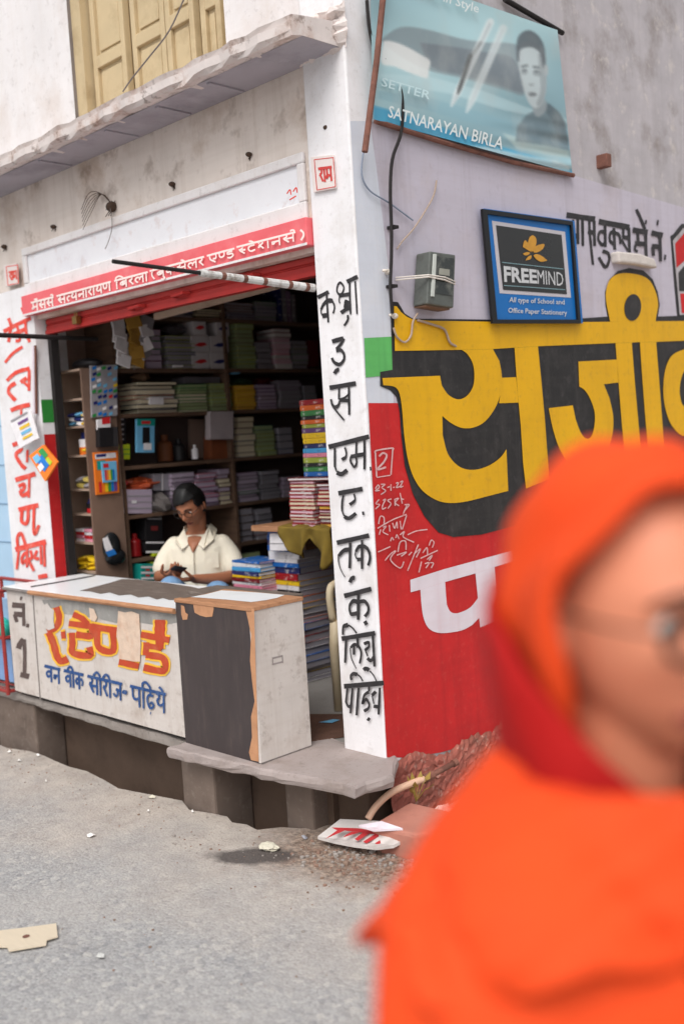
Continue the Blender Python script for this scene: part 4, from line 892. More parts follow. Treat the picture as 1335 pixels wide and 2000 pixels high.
# packets hung on the far pillar
def packet(name, quad, y, lab, cat, base, prints, tilt=.05):
    t_ = thing(name, lab, cat, P(*quad[3],'y',y))
    c = [P(*q,'y',y-(tilt if i > 1 else 0)) for i, q in enumerate(quad)]
    m = MB(); m.slab(c,(0,-.014,0)); m.build('packet', base, t_, bevel=.003)
    f = lambda u, v: c[0].lerp(c[1],u).lerp(c[3].lerp(c[2],u),v)+Vector((0,-.0165,0))
    for i, (pts, mt) in enumerate(prints):
        m = MB(); m.face([f(*p)+Vector((0,-.0006*i,0)) for p in pts]); m.build('print', mt, t_)
pm = lambda n, c, r=.45: mat('print_'+n, c, r, .1, 20, .05, 60)
P_red, P_yel, P_blu, P_grn, P_ora, P_wht, P_nav, P_tea, P_pur, P_pnk, P_lim, P_blk, P_sky, P_gry = [pm(n, c) for n, c in (('red',(196,40,44)),('yellow',(226,186,34)),('blue',(30,112,190)),('green',(50,140,70)),('orange',(232,120,36)),('white',(226,222,224)),('navy',(36,44,104)),('teal',(24,140,130)),('purple',(110,70,130)),('pink',(226,150,170)),('lime',(176,190,40)),('black',(30,28,30)),('sky',(110,176,214)),('grey',(150,146,150)))]
rr = lambda u0,v0,u1,v1: [(u0,v0),(u1,v0),(u1,v1),(u0,v1)]
packet('hanging_booklet', [(22,822),(62,800),(78,856),(42,876)], YF-.03, 'white booklet with small coloured print hung on the far pillar', 'booklet', P_wht, [(rr(.35,.2,.85,.3),P_pur),(rr(.35,.38,.85,.48),P_yel),(rr(.35,.56,.85,.66),P_sky),(rr(.35,.74,.85,.82),P_yel),(rr(.1,.02,.9,.08),P_gry)])
packet('hanging_packet', [(88,868),(116,902),(92,940),(60,890)], YF-.05, 'orange toy packet hung cornerwise on the far pillar', 'packet', P_ora, [(rr(.1,.1,.5,.4),P_grn),(rr(.3,.35,.8,.75),P_blu),(rr(.15,.5,.4,.85),P_sky),(rr(.55,.15,.85,.35),P_lim),(rr(.5,.6,.7,.9),P_wht)])

# ------------------------------------------------------------------ counters on the step
M_lamw = mat('white_laminate', (236,238,240), .35, .03, 5, .05, 40, dirt=(190,186,184), dirt_amt=.3, dirt_scale=5)
M_panelw = mat('grubby_white_panel', (206,198,192), .65, .06, 4, .15, 50, dirt=(160,144,132), dirt_amt=.6, dirt_scale=4, fine=(126,108,98), fine_amt=.35, fine_scale=18, streak=(168,150,138), streak_amt=.35)
M_worn = mat('worn_brown_top', (110,98,90), .6, .15, 8, .15, 50, dirt=(150,140,132), dirt_amt=.5, dirt_scale=9, stretch=(1,4,1))
M_darklam = mat('dark_grey_laminate', (66,58,58), .5, .12, 3, .1, 50, stretch=(5,5,1), dirt=(92,80,76), dirt_amt=.45, dirt_scale=5)
M_ply = mat('bare_ply', (190,140,104), .75, .12, 10, .2, 50, dirt=(150,104,76), dirt_amt=.5, dirt_scale=12)
M_orangeink = mat('orange_sign_paint', (186,70,40), .65, .12, 16, .15, 50, dirt=(190,120,90), dirt_amt=.4, dirt_scale=14)
M_yelink = mat('yellow_outline_paint', (236,184,60), .6, .1, 16, .15, 50)
M_blueink = mat('blue_sign_paint', (38,74,130), .6, .15, 18, .15, 50, dirt=(110,126,150), dirt_amt=.6, dirt_scale=26)
M_brownink = mat('brown_sign_paint', (88,74,70), .65, .15, 18, .15, 50, dirt=(120,104,98), dirt_amt=.5, dirt_scale=20)
M_patch = mat('torn_paper_patch', (214,190,170), .85, .1, 24, .5, 60, dirt=(196,150,120), dirt_amt=.6, dirt_scale=18)
M_greysm = mat('grey_smudge', (148,146,142), .75, .15, 12, .15, 50, dirt=(196,188,182), dirt_amt=.7, dirt_scale=9)
# long sign counter: front face at y=2.575, a little out of square like the photo
xl, xr, yc, zt = -5.165, -3.612, 2.575, .868
ct = thing('sign_counter', 'long white shop counter with orange and blue Hindi lettering on its front', 'counter', ((xl+xr)/2, yc, .296))
m = MB(); m.box((xl+.002,yc,.312),(xr,yc+.02,zt)); fp = m.build('front_panel', M_panelw, ct)
m = MB(); m.box((xl,yc+.02,.297),(xl+.02,yc+.42,zt)); m.box((xr-.02,yc+.02,.297),(xr,yc+.42,zt)); m.box((xl+.02,yc+.40,.297),(xr-.02,yc+.42,zt)); m.build('carcass', M_palewood, ct)
m = MB(); m.box((xl-.01,yc-.012,zt+.002),(xr,yc+.47,zt+.018)); tp = m.build('counter_top', M_lamw, ct, bevel=.002)
m = MB(); m.box((xr-.30,2.848,zt+.0195),(-3.30,3.03,zt+.034)); m.build('rear_board', M_worn, ct, bevel=.002)
m = MB(); m.tube([(xl+.28,yc-.016,zt+.004),(xr,yc-.016,zt+.008)],.0125,8); m.build('wooden_edge', M_orangewood, ct)
m = MB(); m.tube([(xl-.01,yc-.012,zt+.006),(xl+.28,yc-.014,zt+.005)],.009,8); m.build('dark_edge', M_greywood, ct)
zz = zt+.0192
m = MB(); m.face([P(x,y,'z',zz) for x,y in ((155,1154),(185,1146),(215,1138),(238,1131),(252,1131),(290,1134),(330,1139),(374,1146),(392,1150),(372,1162),(352,1172),(330,1172),(318,1168),(306,1171),(290,1165),(270,1167),(255,1161),(232,1163),(214,1157),(196,1160),(176,1155))]); m.build('worn_patch', M_worn, tp)
m = MB(); m.brush([(60,1146),(120,1136),(186,1124)],'z',zz,2.2); m.build('top_joint', M_dark, tp)
m = MB(); S = lambda pts, wh, wv=None, mt=0: m.brush([(X/5., 1100+Y_/5.) for X, Y_ in pts],'y',yc-.002,wh/5.,(wv or wh*.6)/5.,mt)
S([(118,408),(242,418)],52,40); S([(228,430),(232,615)],30,30); S([(135,495),(222,505)],50,40); S([(140,500),(165,575)],34,34); S([(195,342),(214,346)],36); S([(255,608),(282,612)],36)
S([(178,835),(195,790),(232,745)],60,52); S([(235,745),(240,900),(238,1085)],34,34); S([(198,1088),(282,1108)],52,40)
m.build('brown_lettering', M_brownink, fp)
m = MB(); m.brush([(64,1158),(70,1250),(79,1372)],'y',yc-.0011,2.2); m.build('panel_joint', M_greywood, fp)
m = MB(); m.pface([(82,1172),(140,1172),(220,1180),(290,1188),(348,1196),(348,1216),(310,1222),(270,1216),(230,1218),(180,1206),(130,1200),(90,1190)],'y',yc-.0012); m.build('grey_smudge', M_greysm, fp)
big = [([(215,155),(238,240),(215,320),(140,362)],48,52),([(150,365),(190,460),(218,560),(255,610),(310,590)],56,58),([(255,392),(292,388)],60,56),([(320,292),(515,318)],50,40),([(355,215),(430,250),(480,300)],50,46),([(345,370),(350,460),(356,540),(495,562),(492,490)],56,52),([(380,385),(510,395),(508,320)],56,48),([(510,318),(722,352)],54,40),([(562,345),(568,490),(690,522),(688,352)],54,52),([(740,616),(908,652)],52,40),([(1088,262),(1085,330),(1082,400)],90,88),([(925,385),(1165,432)],52,40),([(1086,430),(1080,505)],70,70),([(1100,500),(968,478)],48,40),([(972,450),(966,560)],52,50),([(966,556),(1112,585),(1116,690),(948,662)],56,54)]
zb_ = lambda X, Y_: (60+X/4.306, 1150+Y_/4.306)
m = MB()
for pts, a, b in big: m.brush([zb_(*p) for p in pts],'y',yc-.0025,(a+34)/4.306,(b+32)/4.306,0,step=.00005)
m.build('yellow_outline', M_yelink, fp)
m = MB()
for pts, a, b in big: m.brush([zb_(*p) for p in pts],'y',yc-.0042,a/4.306,b/4.306,0,step=.00005)
m.build('orange_lettering', M_orangeink, fp)
m = MB(); m.pface([zb_(*q) for q in ((735,185),(790,200),(850,190),(912,215),(918,330),(925,480),(918,615),(860,612),(790,598),(735,590),(742,480),(720,400),(728,290))],'y',yc-.0062); m.build('torn_patch', M_patch, fp)
m = MB(); m.pface([zb_(*q) for q in ((90,150),(140,120),(165,160),(195,180),(190,260),(200,330),(150,350),(100,320),(80,240))],'y',yc-.0060); m.build('torn_patch', M_panelw, fp)
m = MB(); m.pface([zb_(*q) for q in ((490,160),(530,170),(560,240),(540,280),(500,260))],'y',yc-.0060); m.build('torn_patch', M_patch, fp)
m = MB(); y_ = yc-.0022
hl = lambda X: zb_(X, 650+(X-118)*.236)
for wd, a, b, D in (('va na',118,245,(1,29)),('va ii ka',280,440,(1,30)),('sa ii ra ii ja',480,765,(1,33)),('pa i Dha nuk ya m_e',838,1132,(1,38))):
    write(m, wd, hl(a), hl(b), D, 'y', y_, 5.2, 3.6)
m.brush([zb_(775,862),zb_(805,870),],'y',y_,6); m.brush([zb_(768,868),zb_(808,880)],'y',y_,6)
m.build('blue_lettering', M_blueink, fp)
# dark end cabinet
x0, x1, y0c, y1c, zt = -3.606, -3.100, 2.562, 2.838, .928
cb = thing('dark_cabinet', 'dark laminate cabinet with a white end panel at the end of the long counter', 'cabinet', ((x0+x1)/2, y0c, .297))
m = MB(); m.box((x0,y0c,.297),(x1-.018,y0c+.016,zt-.012)); ff = m.build('front_panel', M_darklam, cb)
m = MB(); m.box((x1-.017,y0c,.299),(x1,y1c,zt-.012)); m.build('end_panel', M_panelw, cb)
m = MB(); m.box((x0,y0c+.016,.297),(x0+.016,y1c,zt-.012)); m.box((x0+.016,y1c-.016,.297),(x1-.017,y1c,zt-.012)); m.build('carcass', M_palewood, cb)
m = MB(); m.box((x0-.004,y0c-.004,zt-.012),(x1+.004,y1c+.004,zt+.004)); tp = m.build('cabinet_top', M_orangewood, cb, bevel=.002)
zz = zt+.0052
m = MB(); m.face([P(x,y,'z',zz) for x,y in ((372,1166),(400,1161),(432,1153),(500,1157),(556,1162),(540,1168),(520,1172),(490,1176),(440,1171))]); m.build('white_laminate_patch', M_lamw, tp)
m = MB(); m.face([P(x,y,'z',zz) for x,y in ((352,1168),(372,1160),(424,1151),(428,1153),(398,1160),(366,1167))]); m.build('worn_patch', M_worn, tp)
m = MB(); f3 = lambda X, Y_: (300+X/2.781, 880+Y_/2.781)
yf = y0c-.0014
m.pface([f3(*q) for q in ((212,822),(322,826),(326,860),(318,902),(285,905),(250,896),(222,880))],'y',yf)
m.pface([f3(*q) for q in ((148,840),(165,845),(172,880),(186,890),(182,918),(158,920),(150,890))],'y',yf)
m.pface([(478,1185),(496,1189),(500,1330),(505,1488),(490,1485),(486,1470),(492,1440),(490,1400),(497,1370),(492,1330),(488,1290),(490,1240),(484,1210)],'y',yf)
m.build('chipped_veneer', M_ply, ff)
m = MB(); n_ = Vector((.002,0,0)); m.brush([(532,1286),(552,1281)],'x',x1+.0012,3.4,sgn=1); m.brush([(531,1298),(551,1293)],'x',x1+.0012,3,sgn=1)
m.brush([(532,1284),(533,1299)],'x',x1+.0016,2,sgn=1); m.brush([(551,1280),(552,1295)],'x',x1+.0016,2,sgn=1); m.build('paper_label', mat('faded_label',(150,140,138),.7,.1,30,.1,60), cb)
m = MB(); m.box((x1-.002,y0c+.0,.297),(x1+.0015,y1c,.302)); m.build('foot_strip', M_greywood, cb)

# red wire rack beside the counter
rk = thing('newspaper_rack', 'red iron rack with papers beside the far end of the counter', 'rack', (-5.32, 2.52, .286))
M_redrack = mat('red_rack_paint', (150,50,46), .55, .15, 20, .15, 60, dirt=(110,60,52), dirt_amt=.5, dirt_scale=14)
m = MB()
ra = P(16,1160,'y',2.54); x_r = -5.195
for x_, y_ in ((x_r,2.55),(-5.75,2.55),(x_r,2.84),(-5.75,2.84)): m.tube([(x_,y_,.288),(x_,y_,.862)],.011,8)
for z_ in (.305,.60,.858):
    m.tube([(-5.75,2.55,z_),(x_r,2.55,z_)],.010,8); m.tube([(x_r,2.55,z_),(x_r,2.84,z_)],.010,8); m.tube([(-5.75,2.84,z_),(x_r,2.84,z_)],.010,8)
for i in range(5): m.tube([(-5.75,2.565+i*.06,.315),(x_r,2.565+i*.06,.315)],.004,6)
m.build('frame', M_redrack, rk)
for k, (xa, xb, z0, z1, c, lb) in enumerate(((-5.45,-5.24,.62,.80,(150,180,214),'pale blue folder standing in the upper tier of the red rack'),(-5.44,-5.26,.33,.57,(124,156,200),'blue folder standing in the lower tier of the red rack'),(-5.40,-5.22,.56,.66,(50,190,170),'turquoise bag stuffed in the middle of the red rack'),(-5.70,-5.48,.33,.55,(200,196,196),'white papers standing in the red rack'))):
    m = MB()
    if k == 2:
        m.ell(((xa+xb)/2,2.60,(z0+z1)/2+.03),(xb-xa)/2,.05,.06,nu=8,nv=10); o = m.build('bag', mat('turquoise_plastic',c,.3,.2,14,.3,20), smooth=True); tag(o, lb, 'bag')
    else:
        for i in range(4): m.box((xa,2.62+i*.03,z0-.003*0),(xb,2.642+i*.03,z1-.01*i))
        o = m.build('paper_folder', mat('folder_%d'%k,c,.6,.1,14,.1,40), bevel=.002); tag(o, lb, 'folder', 'papers in the red rack')

# ------------------------------------------------------------------ shop furniture
XS = -5.12
sf = thing('book_shelf', 'tall dark wooden shelving along the inner side wall of the shop', 'shelf', (-5.27,4.3,.292))
SZ = (.62,.93,1.19,1.48,1.785,2.05,2.365)
for z_ in SZ: m = MB(); m.box((-5.40,3.34,z_-.022),(XS+.0,5.35,z_)); m.build('board', M_wood, sf)
for y_ in (3.325,4.155,5.35):
    m = MB(); m.box((-5.40,y_,.292),(XS+.004,y_+.022,2.62)); m.build('upright', M_wood, sf)
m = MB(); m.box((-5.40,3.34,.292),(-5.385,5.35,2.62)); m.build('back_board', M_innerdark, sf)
# cubby unit whose open front faces the street
cu_ = thing('cubby_unit', 'narrow pale cubby shelf of seven pigeonholes just inside the far jamb', 'shelf', (-5.23,3.1,.292))
cxl, cxr, cyf, cyb = -5.385, -5.085, 3.09, 3.30
cub = [P(150,y,'y',cyf).z for y in (720,778,832,889,955,1003,1058,1114)]
for z_ in cub: m = MB(); m.box((cxl+.015,cyf,z_-.012),(cxr-.015,cyb,z_)); m.build('board', M_palewood, cu_)
m = MB(); m.box((cxl,cyf,.292),(cxl+.015,cyb,cub[0])); m.build('side_panel', M_palewood, cu_)
m = MB(); m.box((cxr-.015,cyf,.292),(cxr,cyb,cub[0])); m.build('side_panel', mat('brown_side_board',(122,98,84),.6,.12,6,.15,50,dirt=(84,68,60),dirt_amt=.5,dirt_scale=5), cu_)
m = MB(); m.box((cxl+.015,cyb-.008,.292),(cxr-.015,cyb,cub[0]-.012)); m.build('back_board', mat('light_brown_board',(186,164,150),.7,.1,6,.15,60,dirt=(150,128,116),dirt_amt=.5,dirt_scale=6), cu_)

# ---- books: one of each kind, then copies
def sh_(c, k): return tuple(max(0, min(255, v*k)) for v in c)
M_page = {n: mat('pages_'+n, c, .85, .06, 30, .25, 120, stretch=(.2,.2,6)) for n, c in (('cream',(216,204,176)),('grey',(146,142,150)),('pink',(214,180,192)),('white',(220,216,214)),('gold',(218,170,70)),('green',(150,164,120)),('mauve',(176,160,178)))}
COV = {'red':(150,22,30),'dark red':(110,22,28),'orange':(214,98,34),'yellow':(222,182,30),'green':(60,124,66),'blue':(30,96,170),'light blue':(70,150,200),'navy':(38,42,92),'white':(216,212,212),'pink':(214,130,150),'purple':(96,60,110),'black':(32,30,32),'grey':(120,116,120),'olive':(112,112,70),'brown':(104,72,54),'teal':(40,120,116),'tan':(170,144,110),'lime':(150,160,60),'mauve':(128,104,128)}
M_cov = {k: mat('cover_'+k.replace(' ','_'), c, .4, .12, 14, .05, 60, fine=((236,232,224) if sum(c) < 420 else (60,44,60)), fine_amt=.65, fine_scale=26, stretch=(1,1,2.2)) for k, c in COV.items()}
BOOKS = 0
ORD = ['top','second','third','fourth','fifth','sixth','seventh','eighth','ninth','tenth','eleventh','twelfth','thirteenth','fourteenth','fifteenth','sixteenth','seventeenth','eighteenth','nineteenth','twentieth']
ORD += ['twenty-'+o for o in ('first','second','third','fourth','fifth','sixth','seventh','eighth','ninth')]+['thirtieth']
def ordinal(i): return ORD[i]
rb = random.Random(77)
def book(org, sx, sy, h, cover, page, label, group, spine='none', parts=False, tilt=0.0, cth=.003):
    """one lying book; org = centre of its foot; spine: which side is bound ('-y','+x' ...)"""
    global BOOKS; BOOKS += 1
    x, y, z = org; c_ = min(cth, h*.2)
    m = MB(); X0, X1, Y0, Y1 = x-sx/2, x+sx/2, y-sy/2, y+sy/2
    m.box((X0,Y0,z),(X1,Y1,z+c_),0); m.box((X0,Y0,z+h-c_),(X1,Y1,z+h),0)
    if spine == '-y': m.box((X0,Y0-.002,z+c_),(X1,Y0+.004,z+h-c_),0)
    if spine == '+x': m.box((X1-.004,Y0,z+c_),(X1+.002,Y1,z+h-c_),0)
    if not parts: m.box((X0+.003,Y0+(.004 if spine == '-y' else .003),z+c_),(X1-(.004 if spine == '+x' else .003),Y1-.003,z+h-c_),1)
    o = m.build('book', [M_cov[cover], M_page[page]], origin=(x,y,z)); tag(o, label, 'book', group)
    if parts:
        m = MB(); m.box((X0+.003,Y0+(.0045 if spine == '-y' else .003),z+c_),(X1-(.0045 if spine == '+x' else .003),Y1-.003,z+h-c_)); m.build('pages', M_page[page], o)
    if tilt: o.rotation_euler = (0,0,tilt)
    return o
def stack(where, group, cx, cy, z0, z1, sx, sy, n, covers, pages, spine='none', parts=False, jit=.006, names=None, cth=.003):
    hs = [rb.uniform(.7,1.3) for _ in range(n)]; k = (z1-z0)/sum(hs); z = z0
    for i in range(n):
        h = hs[i]*k; cv = covers[i % len(covers)] if names else rb.choice(covers); pg = rb.choice(pages)
        book((cx+rb.uniform(-jit,jit), cy+rb.uniform(-jit,jit), z), sx*rb.uniform(.94,1.0), sy*rb.uniform(.94,1.0), h-.0006, cv, pg,
             '%s book, %s in %s' % (cv, 'top' if i == n-1 else ordinal(n-1-i)+' from top', where), group, spine, parts, rb.uniform(-.03,.03)*(1+jit*120), cth)
        z += h
# the side-wall shelves: picture boxes on the plane of the shelf front
def shelf_stack(where, px0, px1, pyt, lvl, n, covers, pages, depth=.2, jit=.006):
    pc = (px0+px1)/2; z0 = SZ[lvl]
    ya, yb_ = P(px0,pyt+20,'x',XS).y, P(px1,pyt+20,'x',XS).y
    z1 = P(pc,pyt,'x',XS).z
    stack(where, 'books on the side-wall shelves', XS-.012-depth/2, (ya+yb_)/2, z0, max(z1, z0+.05), depth, (yb_-ya)*.98, n, covers, pages, 'none', False, max(jit,.008))
G = 'books on the side-wall shelves'
shelf_stack('the small stack under the hanging pouches',286,318,642,5,6,['green','mauve','dark red'],['mauve'])
shelf_stack('the dark blue stack beside the printed boxes',325,382,655,5,8,['navy','black','grey','lime'],['grey'])
shelf_stack('the messy orange stack above the blister card',262,348,745,4,7,['orange','black','brown','grey'],['cream'],jit=.02)
shelf_stack('the grey-green stack left of the shelf post',352,408,750,4,9,['olive','green'],['cream','green'])
shelf_stack('the olive stack touching the shelf post',413,456,748,4,8,['olive','lime'],['green'])
shelf_stack('the tall mauve bundle behind the seated man',336,384,922,2,9,['mauve','grey'],['mauve'],.22,.012)
shelf_stack('the purple bundle by the shelf post',386,427,924,2,8,['purple','mauve','pink'],['mauve'],.22,.012)
shelf_stack('the brown and mauve bundle touching the shelf post',429,452,915,2,8,['brown','mauve'],['mauve','cream'],.22)
shelf_stack('the topmost dark row under the ceiling',442,500,590,6,6,['navy','brown','black'],['grey'])
shelf_stack('the dark blue pile under the ceiling',502,545,588,6,5,['navy','grey','green'],['grey'])
shelf_stack('the tall pale green stack beyond the shelf post',463,500,632,5,10,['olive','lime'],['green'])
shelf_stack('the low dark stack beside the pale green stack',503,534,668,5,5,['grey','black'],['grey'])
shelf_stack('the red and white stack in the far bay',537,570,641,5,8,['dark red','white','pink'],['pink','white'])
shelf_stack('the dim green stack high in the far bay',573,604,664,5,6,['black','green','olive'],['grey'])
shelf_stack('the yellow and red stack beyond the post',463,503,752,4,7,['yellow','dark red','yellow'],['gold'])
shelf_stack('the plum stack beside the yellow books',506,542,750,4,7,['purple','mauve','brown'],['mauve'])
shelf_stack('the grey paper stack in the far bay',546,592,742,4,7,['grey','mauve'],['grey'])
shelf_stack('the tan stack below the yellow books',466,500,814,3,7,['tan','grey','brown'],['cream'])
shelf_stack('the green stack below the plum books',505,541,830,3,7,['olive','teal','lime'],['green'])
shelf_stack('the dark stack below the grey papers',546,574,834,3,4,['black','navy'],['grey'])
shelf_stack('the grey stack level with the red books',467,508,922,2,8,['grey','green','mauve'],['mauve'])
shelf_stack('the dark grey stack beside the red books',512,549,918,2,7,['black','grey'],['grey'])
shelf_stack('the brown stack by the man\'s shoulder',474,498,992,1,5,['brown','black'],['grey'])
shelf_stack('the low dark stack under the brown plank',502,534,992,1,5,['grey','dark red','black'],['grey'])
shelf_stack('the loose magazines beside the orange stack',300,350,772,4,5,['grey','mauve','brown'],['cream','white'],.2,.02)
shelf_stack('the thin brown pile nearest the pigeonholes',236,282,690,5,4,['brown','navy'],['cream'],.2,.012)
shelf_stack('the dark pile above the mauve cartons row',330,380,600,6,5,['navy','black','grey'],['grey'],.2,.012)
shelf_stack('the dim brown pile over the cartons',386,440,604,6,4,['brown','olive'],['cream'],.2,.012)
shelf_stack('the far grey pile under the dark green stack',596,622,752,4,5,['grey','teal'],['grey'])
shelf_stack('the far dim pile level with the red books',553,590,930,2,5,['grey','mauve'],['mauve'])
shelf_stack('the lowest green pile by the man\'s elbow',474,512,1078,0,5,['green','olive','black'],['green'])
# printed cartons
M_cart = mat('white_carton', (196,192,194), .6, .06, 10, .1, 50)
cx = XS-.11
def zat(py, px=410): return P(px,py,'x',XS).z
proto = None
zr = [SZ[5], SZ[5]+.105, SZ[5]+.21]
spots = [(375,410,0),(411,447,0),(373,409,1),(410,447,1),(375,402,2),(421,447,2)]
for i, (a, b, r_) in enumerate(spots):
    ya, yb_ = P(a,690-47*r_,'x',XS).y, P(b,690-47*r_,'x',XS).y
    bx_ = thing('carton', '%s carton in the %s row of printed white boxes on the shelf' % (('nearer','farther')[i%2], ('bottom','middle','top')[r_]), 'box', (cx,(ya+yb_)/2,zr[r_]), 'printed cartons on the shelf')
    m = MB(); m.box((cx-.09,ya+.003,zr[r_]),(XS-.01,yb_-.003,zr[r_]+.103)); m.build('box', M_cart, bx_, bevel=.002)
    m = MB(); xx_ = XS-.0088; yc_ = (ya+yb_)/2; w_ = (yb_-ya)*.36
    m.face([(xx_,yc_-w_,zr[r_]+.04),(xx_,yc_,zr[r_]+.032),(xx_,yc_+w_,zr[r_]+.045),(xx_,yc_+w_*.6,zr[r_]+.06),(xx_,yc_-w_*.2,zr[r_]+.058)]); m.build('print', (P_red,P_nav)[i%2], bx_)
# assorted goods on the shelves
def goods(name, lab, cat, px0, px1, pyt, pyb, x=XS, depth=.06, mt=P_gry, prints=(), shape='box', group=None):
    c = [P(px0,pyt,'x',x),P(px1,pyt,'x',x),P(px1,pyb,'x',x),P(px0,pyb,'x',x)]
    t_ = thing(name, lab, cat, c[3].lerp(c[2],.5)-Vector((depth/2,0,0)), group)
    m = MB()
    if shape == 'box': m.slab(c,(-depth,0,0))
    elif shape == 'bottle':
        r_ = (c[1]-c[0]).length/2; h = c[0].z-c[3].z; ctr = c[3].lerp(c[2],.5)-Vector((r_,0,0))
        m.lathe(ctr,[(.001,0),(r_,0),(r_,h*.62),(r_*.9,h*.7),(r_*.45,h*.78),(r_*.45,h),(.001,h)],12)
    elif shape == 'crumple':
        ctr = (c[0]+c[2])/2-Vector((depth/2,0,0)); r2 = random.Random(int(px0*7+pyt))
        m.ell(ctr,depth/2,(c[1]-c[0]).length/2,(c[0].z-c[3].z)/2,nu=8,nv=12)
        for v in m.v: 
            d_ = v-ctr; k = 1+r2.uniform(-.28,.22); v.x = ctr.x+d_.x*k; v.y = ctr.y+d_.y*k; v.z = ctr.z+d_.z*k
    m.build('body', mt, t_, bevel=.003 if shape == 'box' else 0, smooth=shape == 'bottle')
    f = lambda u, v: c[0].lerp(c[1],u).lerp(c[3].lerp(c[2],u),v)+Vector((.0022,0,0))
    for i, (pts, pmt) in enumerate(prints):
        m = MB(); m.face([f(*p)+Vector((.0005*i,0,0)) for p in pts]); m.build('print', pmt, t_)
    return t_
goods('blister_card','teal and blue toy card hanging on the middle shelf','card',267,302,818,884,XS+.01,.02,P_sky,[(rr(0,0,1,.2),P_tea),(rr(.25,.06,.75,.15),P_red),(rr(.3,.25,.7,.75),P_blk),(rr(.35,.72,.8,.92),P_wht)])
goods('lime_box','lime green box at the near end of the middle shelf','box',229,254,868,897,XS,.08,P_lim,[(rr(0,.3,1,.36),P_grn),(rr(0,.62,1,.68),P_grn)])
goods('carded_trinkets','dark strip of trinkets above the lime green box','card',230,246,812,866,XS-.02,.02,P_blk,[(rr(.2,.1+.18*i,.7,.16+.18*i),P_gry) for i in range(5)])
goods('spray_can','small white can at the middle of the shelf','can',380,391,868,896,XS-.01,.03,P_wht,(),'bottle')
goods('orange_jar','dull orange jar in the dim middle shelf','jar',320,346,848,900,XS-.12,.06,mat('dull_orange',(120,70,40),.6,.1,10,.1,50),(),'bottle')
goods('brown_tin','rust brown box under the hanging cloth bag','box',412,446,852,897,XS-.04,.08,mat('rust_brown_card',(130,72,44),.6,.15,10,.1,50))
goods('wooden_strut','pale brown plank leaning at the back of the middle shelf','plank',372,404,818,895,XS-.2,.03,M_inner)
goods('cloth_bag','grubby white cloth bag hanging from the shelf edge','bag',410,456,803,858,XS+.03,.05,mat('grubby_white_cloth',(176,164,166),.9,.1,8,.6,18))
goods('paper_bundle','grey newspaper bundle beside the bread of orange bags','bundle',234,297,956,1003,XS,.2,M_page['mauve'],[(rr(0,.25,1,.3),P_gry),(rr(0,.5,1,.54),P_gry),(rr(0,.75,1,.8),P_gry),(rr(.35,.45,.5,.58),P_wht)])
goods('orange_bags','folded orange plastic bags on top of the newspaper bundle','bag',255,326,932,957,XS-.02,.16,mat('orange_plastic',(190,84,48),.4,.15,10,.4,16),(),'crumple')
goods('red_pouch','dark red pouch beside the orange bags','pouch',232,255,934,957,XS-.03,.1,P_red,(),'crumple')
goods('crumpled_sack','crumpled grey plastic sack behind the man\'s head','sack',297,345,962,1010,XS+.02,.16,mat('grey_plastic',(110,104,102),.5,.25,10,.6,14),(),'crumple')
goods('red_bottle','dark red bottle on the low shelf','bottle',262,282,1042,1086,XS-.02,.05,mat('dark_red_plastic',(140,22,26),.3,.1,10,.05,50),(),'bottle')
goods('dark_pouch','dark red and navy bag behind the red bottle','bag',243,266,1050,1084,XS-.08,.09,P_nav,(),'crumple')
goods('black_case','black machine with pale edges on the low shelf','machine',284,318,1012,1056,XS-.02,.14,P_blk,[(rr(.1,.0,.9,.06),P_gry),(rr(.3,.35,.7,.55),mat('dull_red_print',(110,40,40),.5,.1,10,.05,50))])
goods('white_tray','black tray with a white rim on the low shelf','tray',284,320,1058,1080,XS-.01,.16,P_blk,[(rr(0,0,1,.16),P_wht),(rr(0,.82,1,1),P_wht)])
goods('cream_cup','small cream cup on the low shelf edge','cup',240,254,1074,1092,XS+.0,.05,mat('cream_plastic',(196,186,160),.4,.05,10,.05,50),(),'bottle')
goods('lime_note','lime paper slip beside the white-rimmed tray','paper',300,316,1081,1087,XS+.01,.04,P_lim)
goods('teal_boxes','stack of small teal and white boxes behind the counter','box',275,303,1102,1134,XS+.05,.1,P_tea,[(rr(.0,.12+.34*i,1,.24+.34*i),P_wht) for i in range(3)]+[(rr(.3,.3+.34*i,.6,.4+.34*i),P_red) for i in range(2)])
goods('green_packet','dark lime packet beside the teal boxes','packet',303,319,1098,1134,XS+.04,.1,mat('dark_lime',(120,134,40),.5,.15,10,.1,40))
goods('loose_paper','white paper corner jutting over the shelf edge','paper',292,320,776,790,XS+.015,.1,P_wht)
goods('white_slip','white slip lying on the shelf lip under the cartons','paper',341,358,712,717,XS+.012,.06,P_wht)
goods('blue_packet','small pale blue packet on the far shelf','packet',455,469,721,730,XS-.01,.06,P_sky)
goods('red_folder','dark red folder at the far end of the upper shelf','folder',604,622,664,716,XS-.02,.14,mat('maroon_card',(90,16,22),.6,.1,10,.05,50))
brn = mat('kraft_paper',(124,96,72),.8,.12,8,.3,30,dirt=(90,68,52),dirt_amt=.5,dirt_scale=8); gpk = mat('grey_wrap',(96,92,98),.6,.15,10,.3,24)
goods('kraft_parcel','kraft paper parcel on the top shelf behind the hanging pouches','parcel',232,286,655,690,XS-.06,.14,brn)
goods('wrapped_bundle','grey wrapped bundle on top of the dark blue stack','bundle',330,372,632,654,XS-.05,.14,gpk,(),'crumple')
goods('kraft_roll','dim brown paper packet over the loose magazines','packet',270,300,725,745,XS-.05,.14,brn,(),'crumple')
goods('grey_packet','grey packet lying across the two olive stacks','packet',360,430,736,749,XS-.04,.14,gpk)
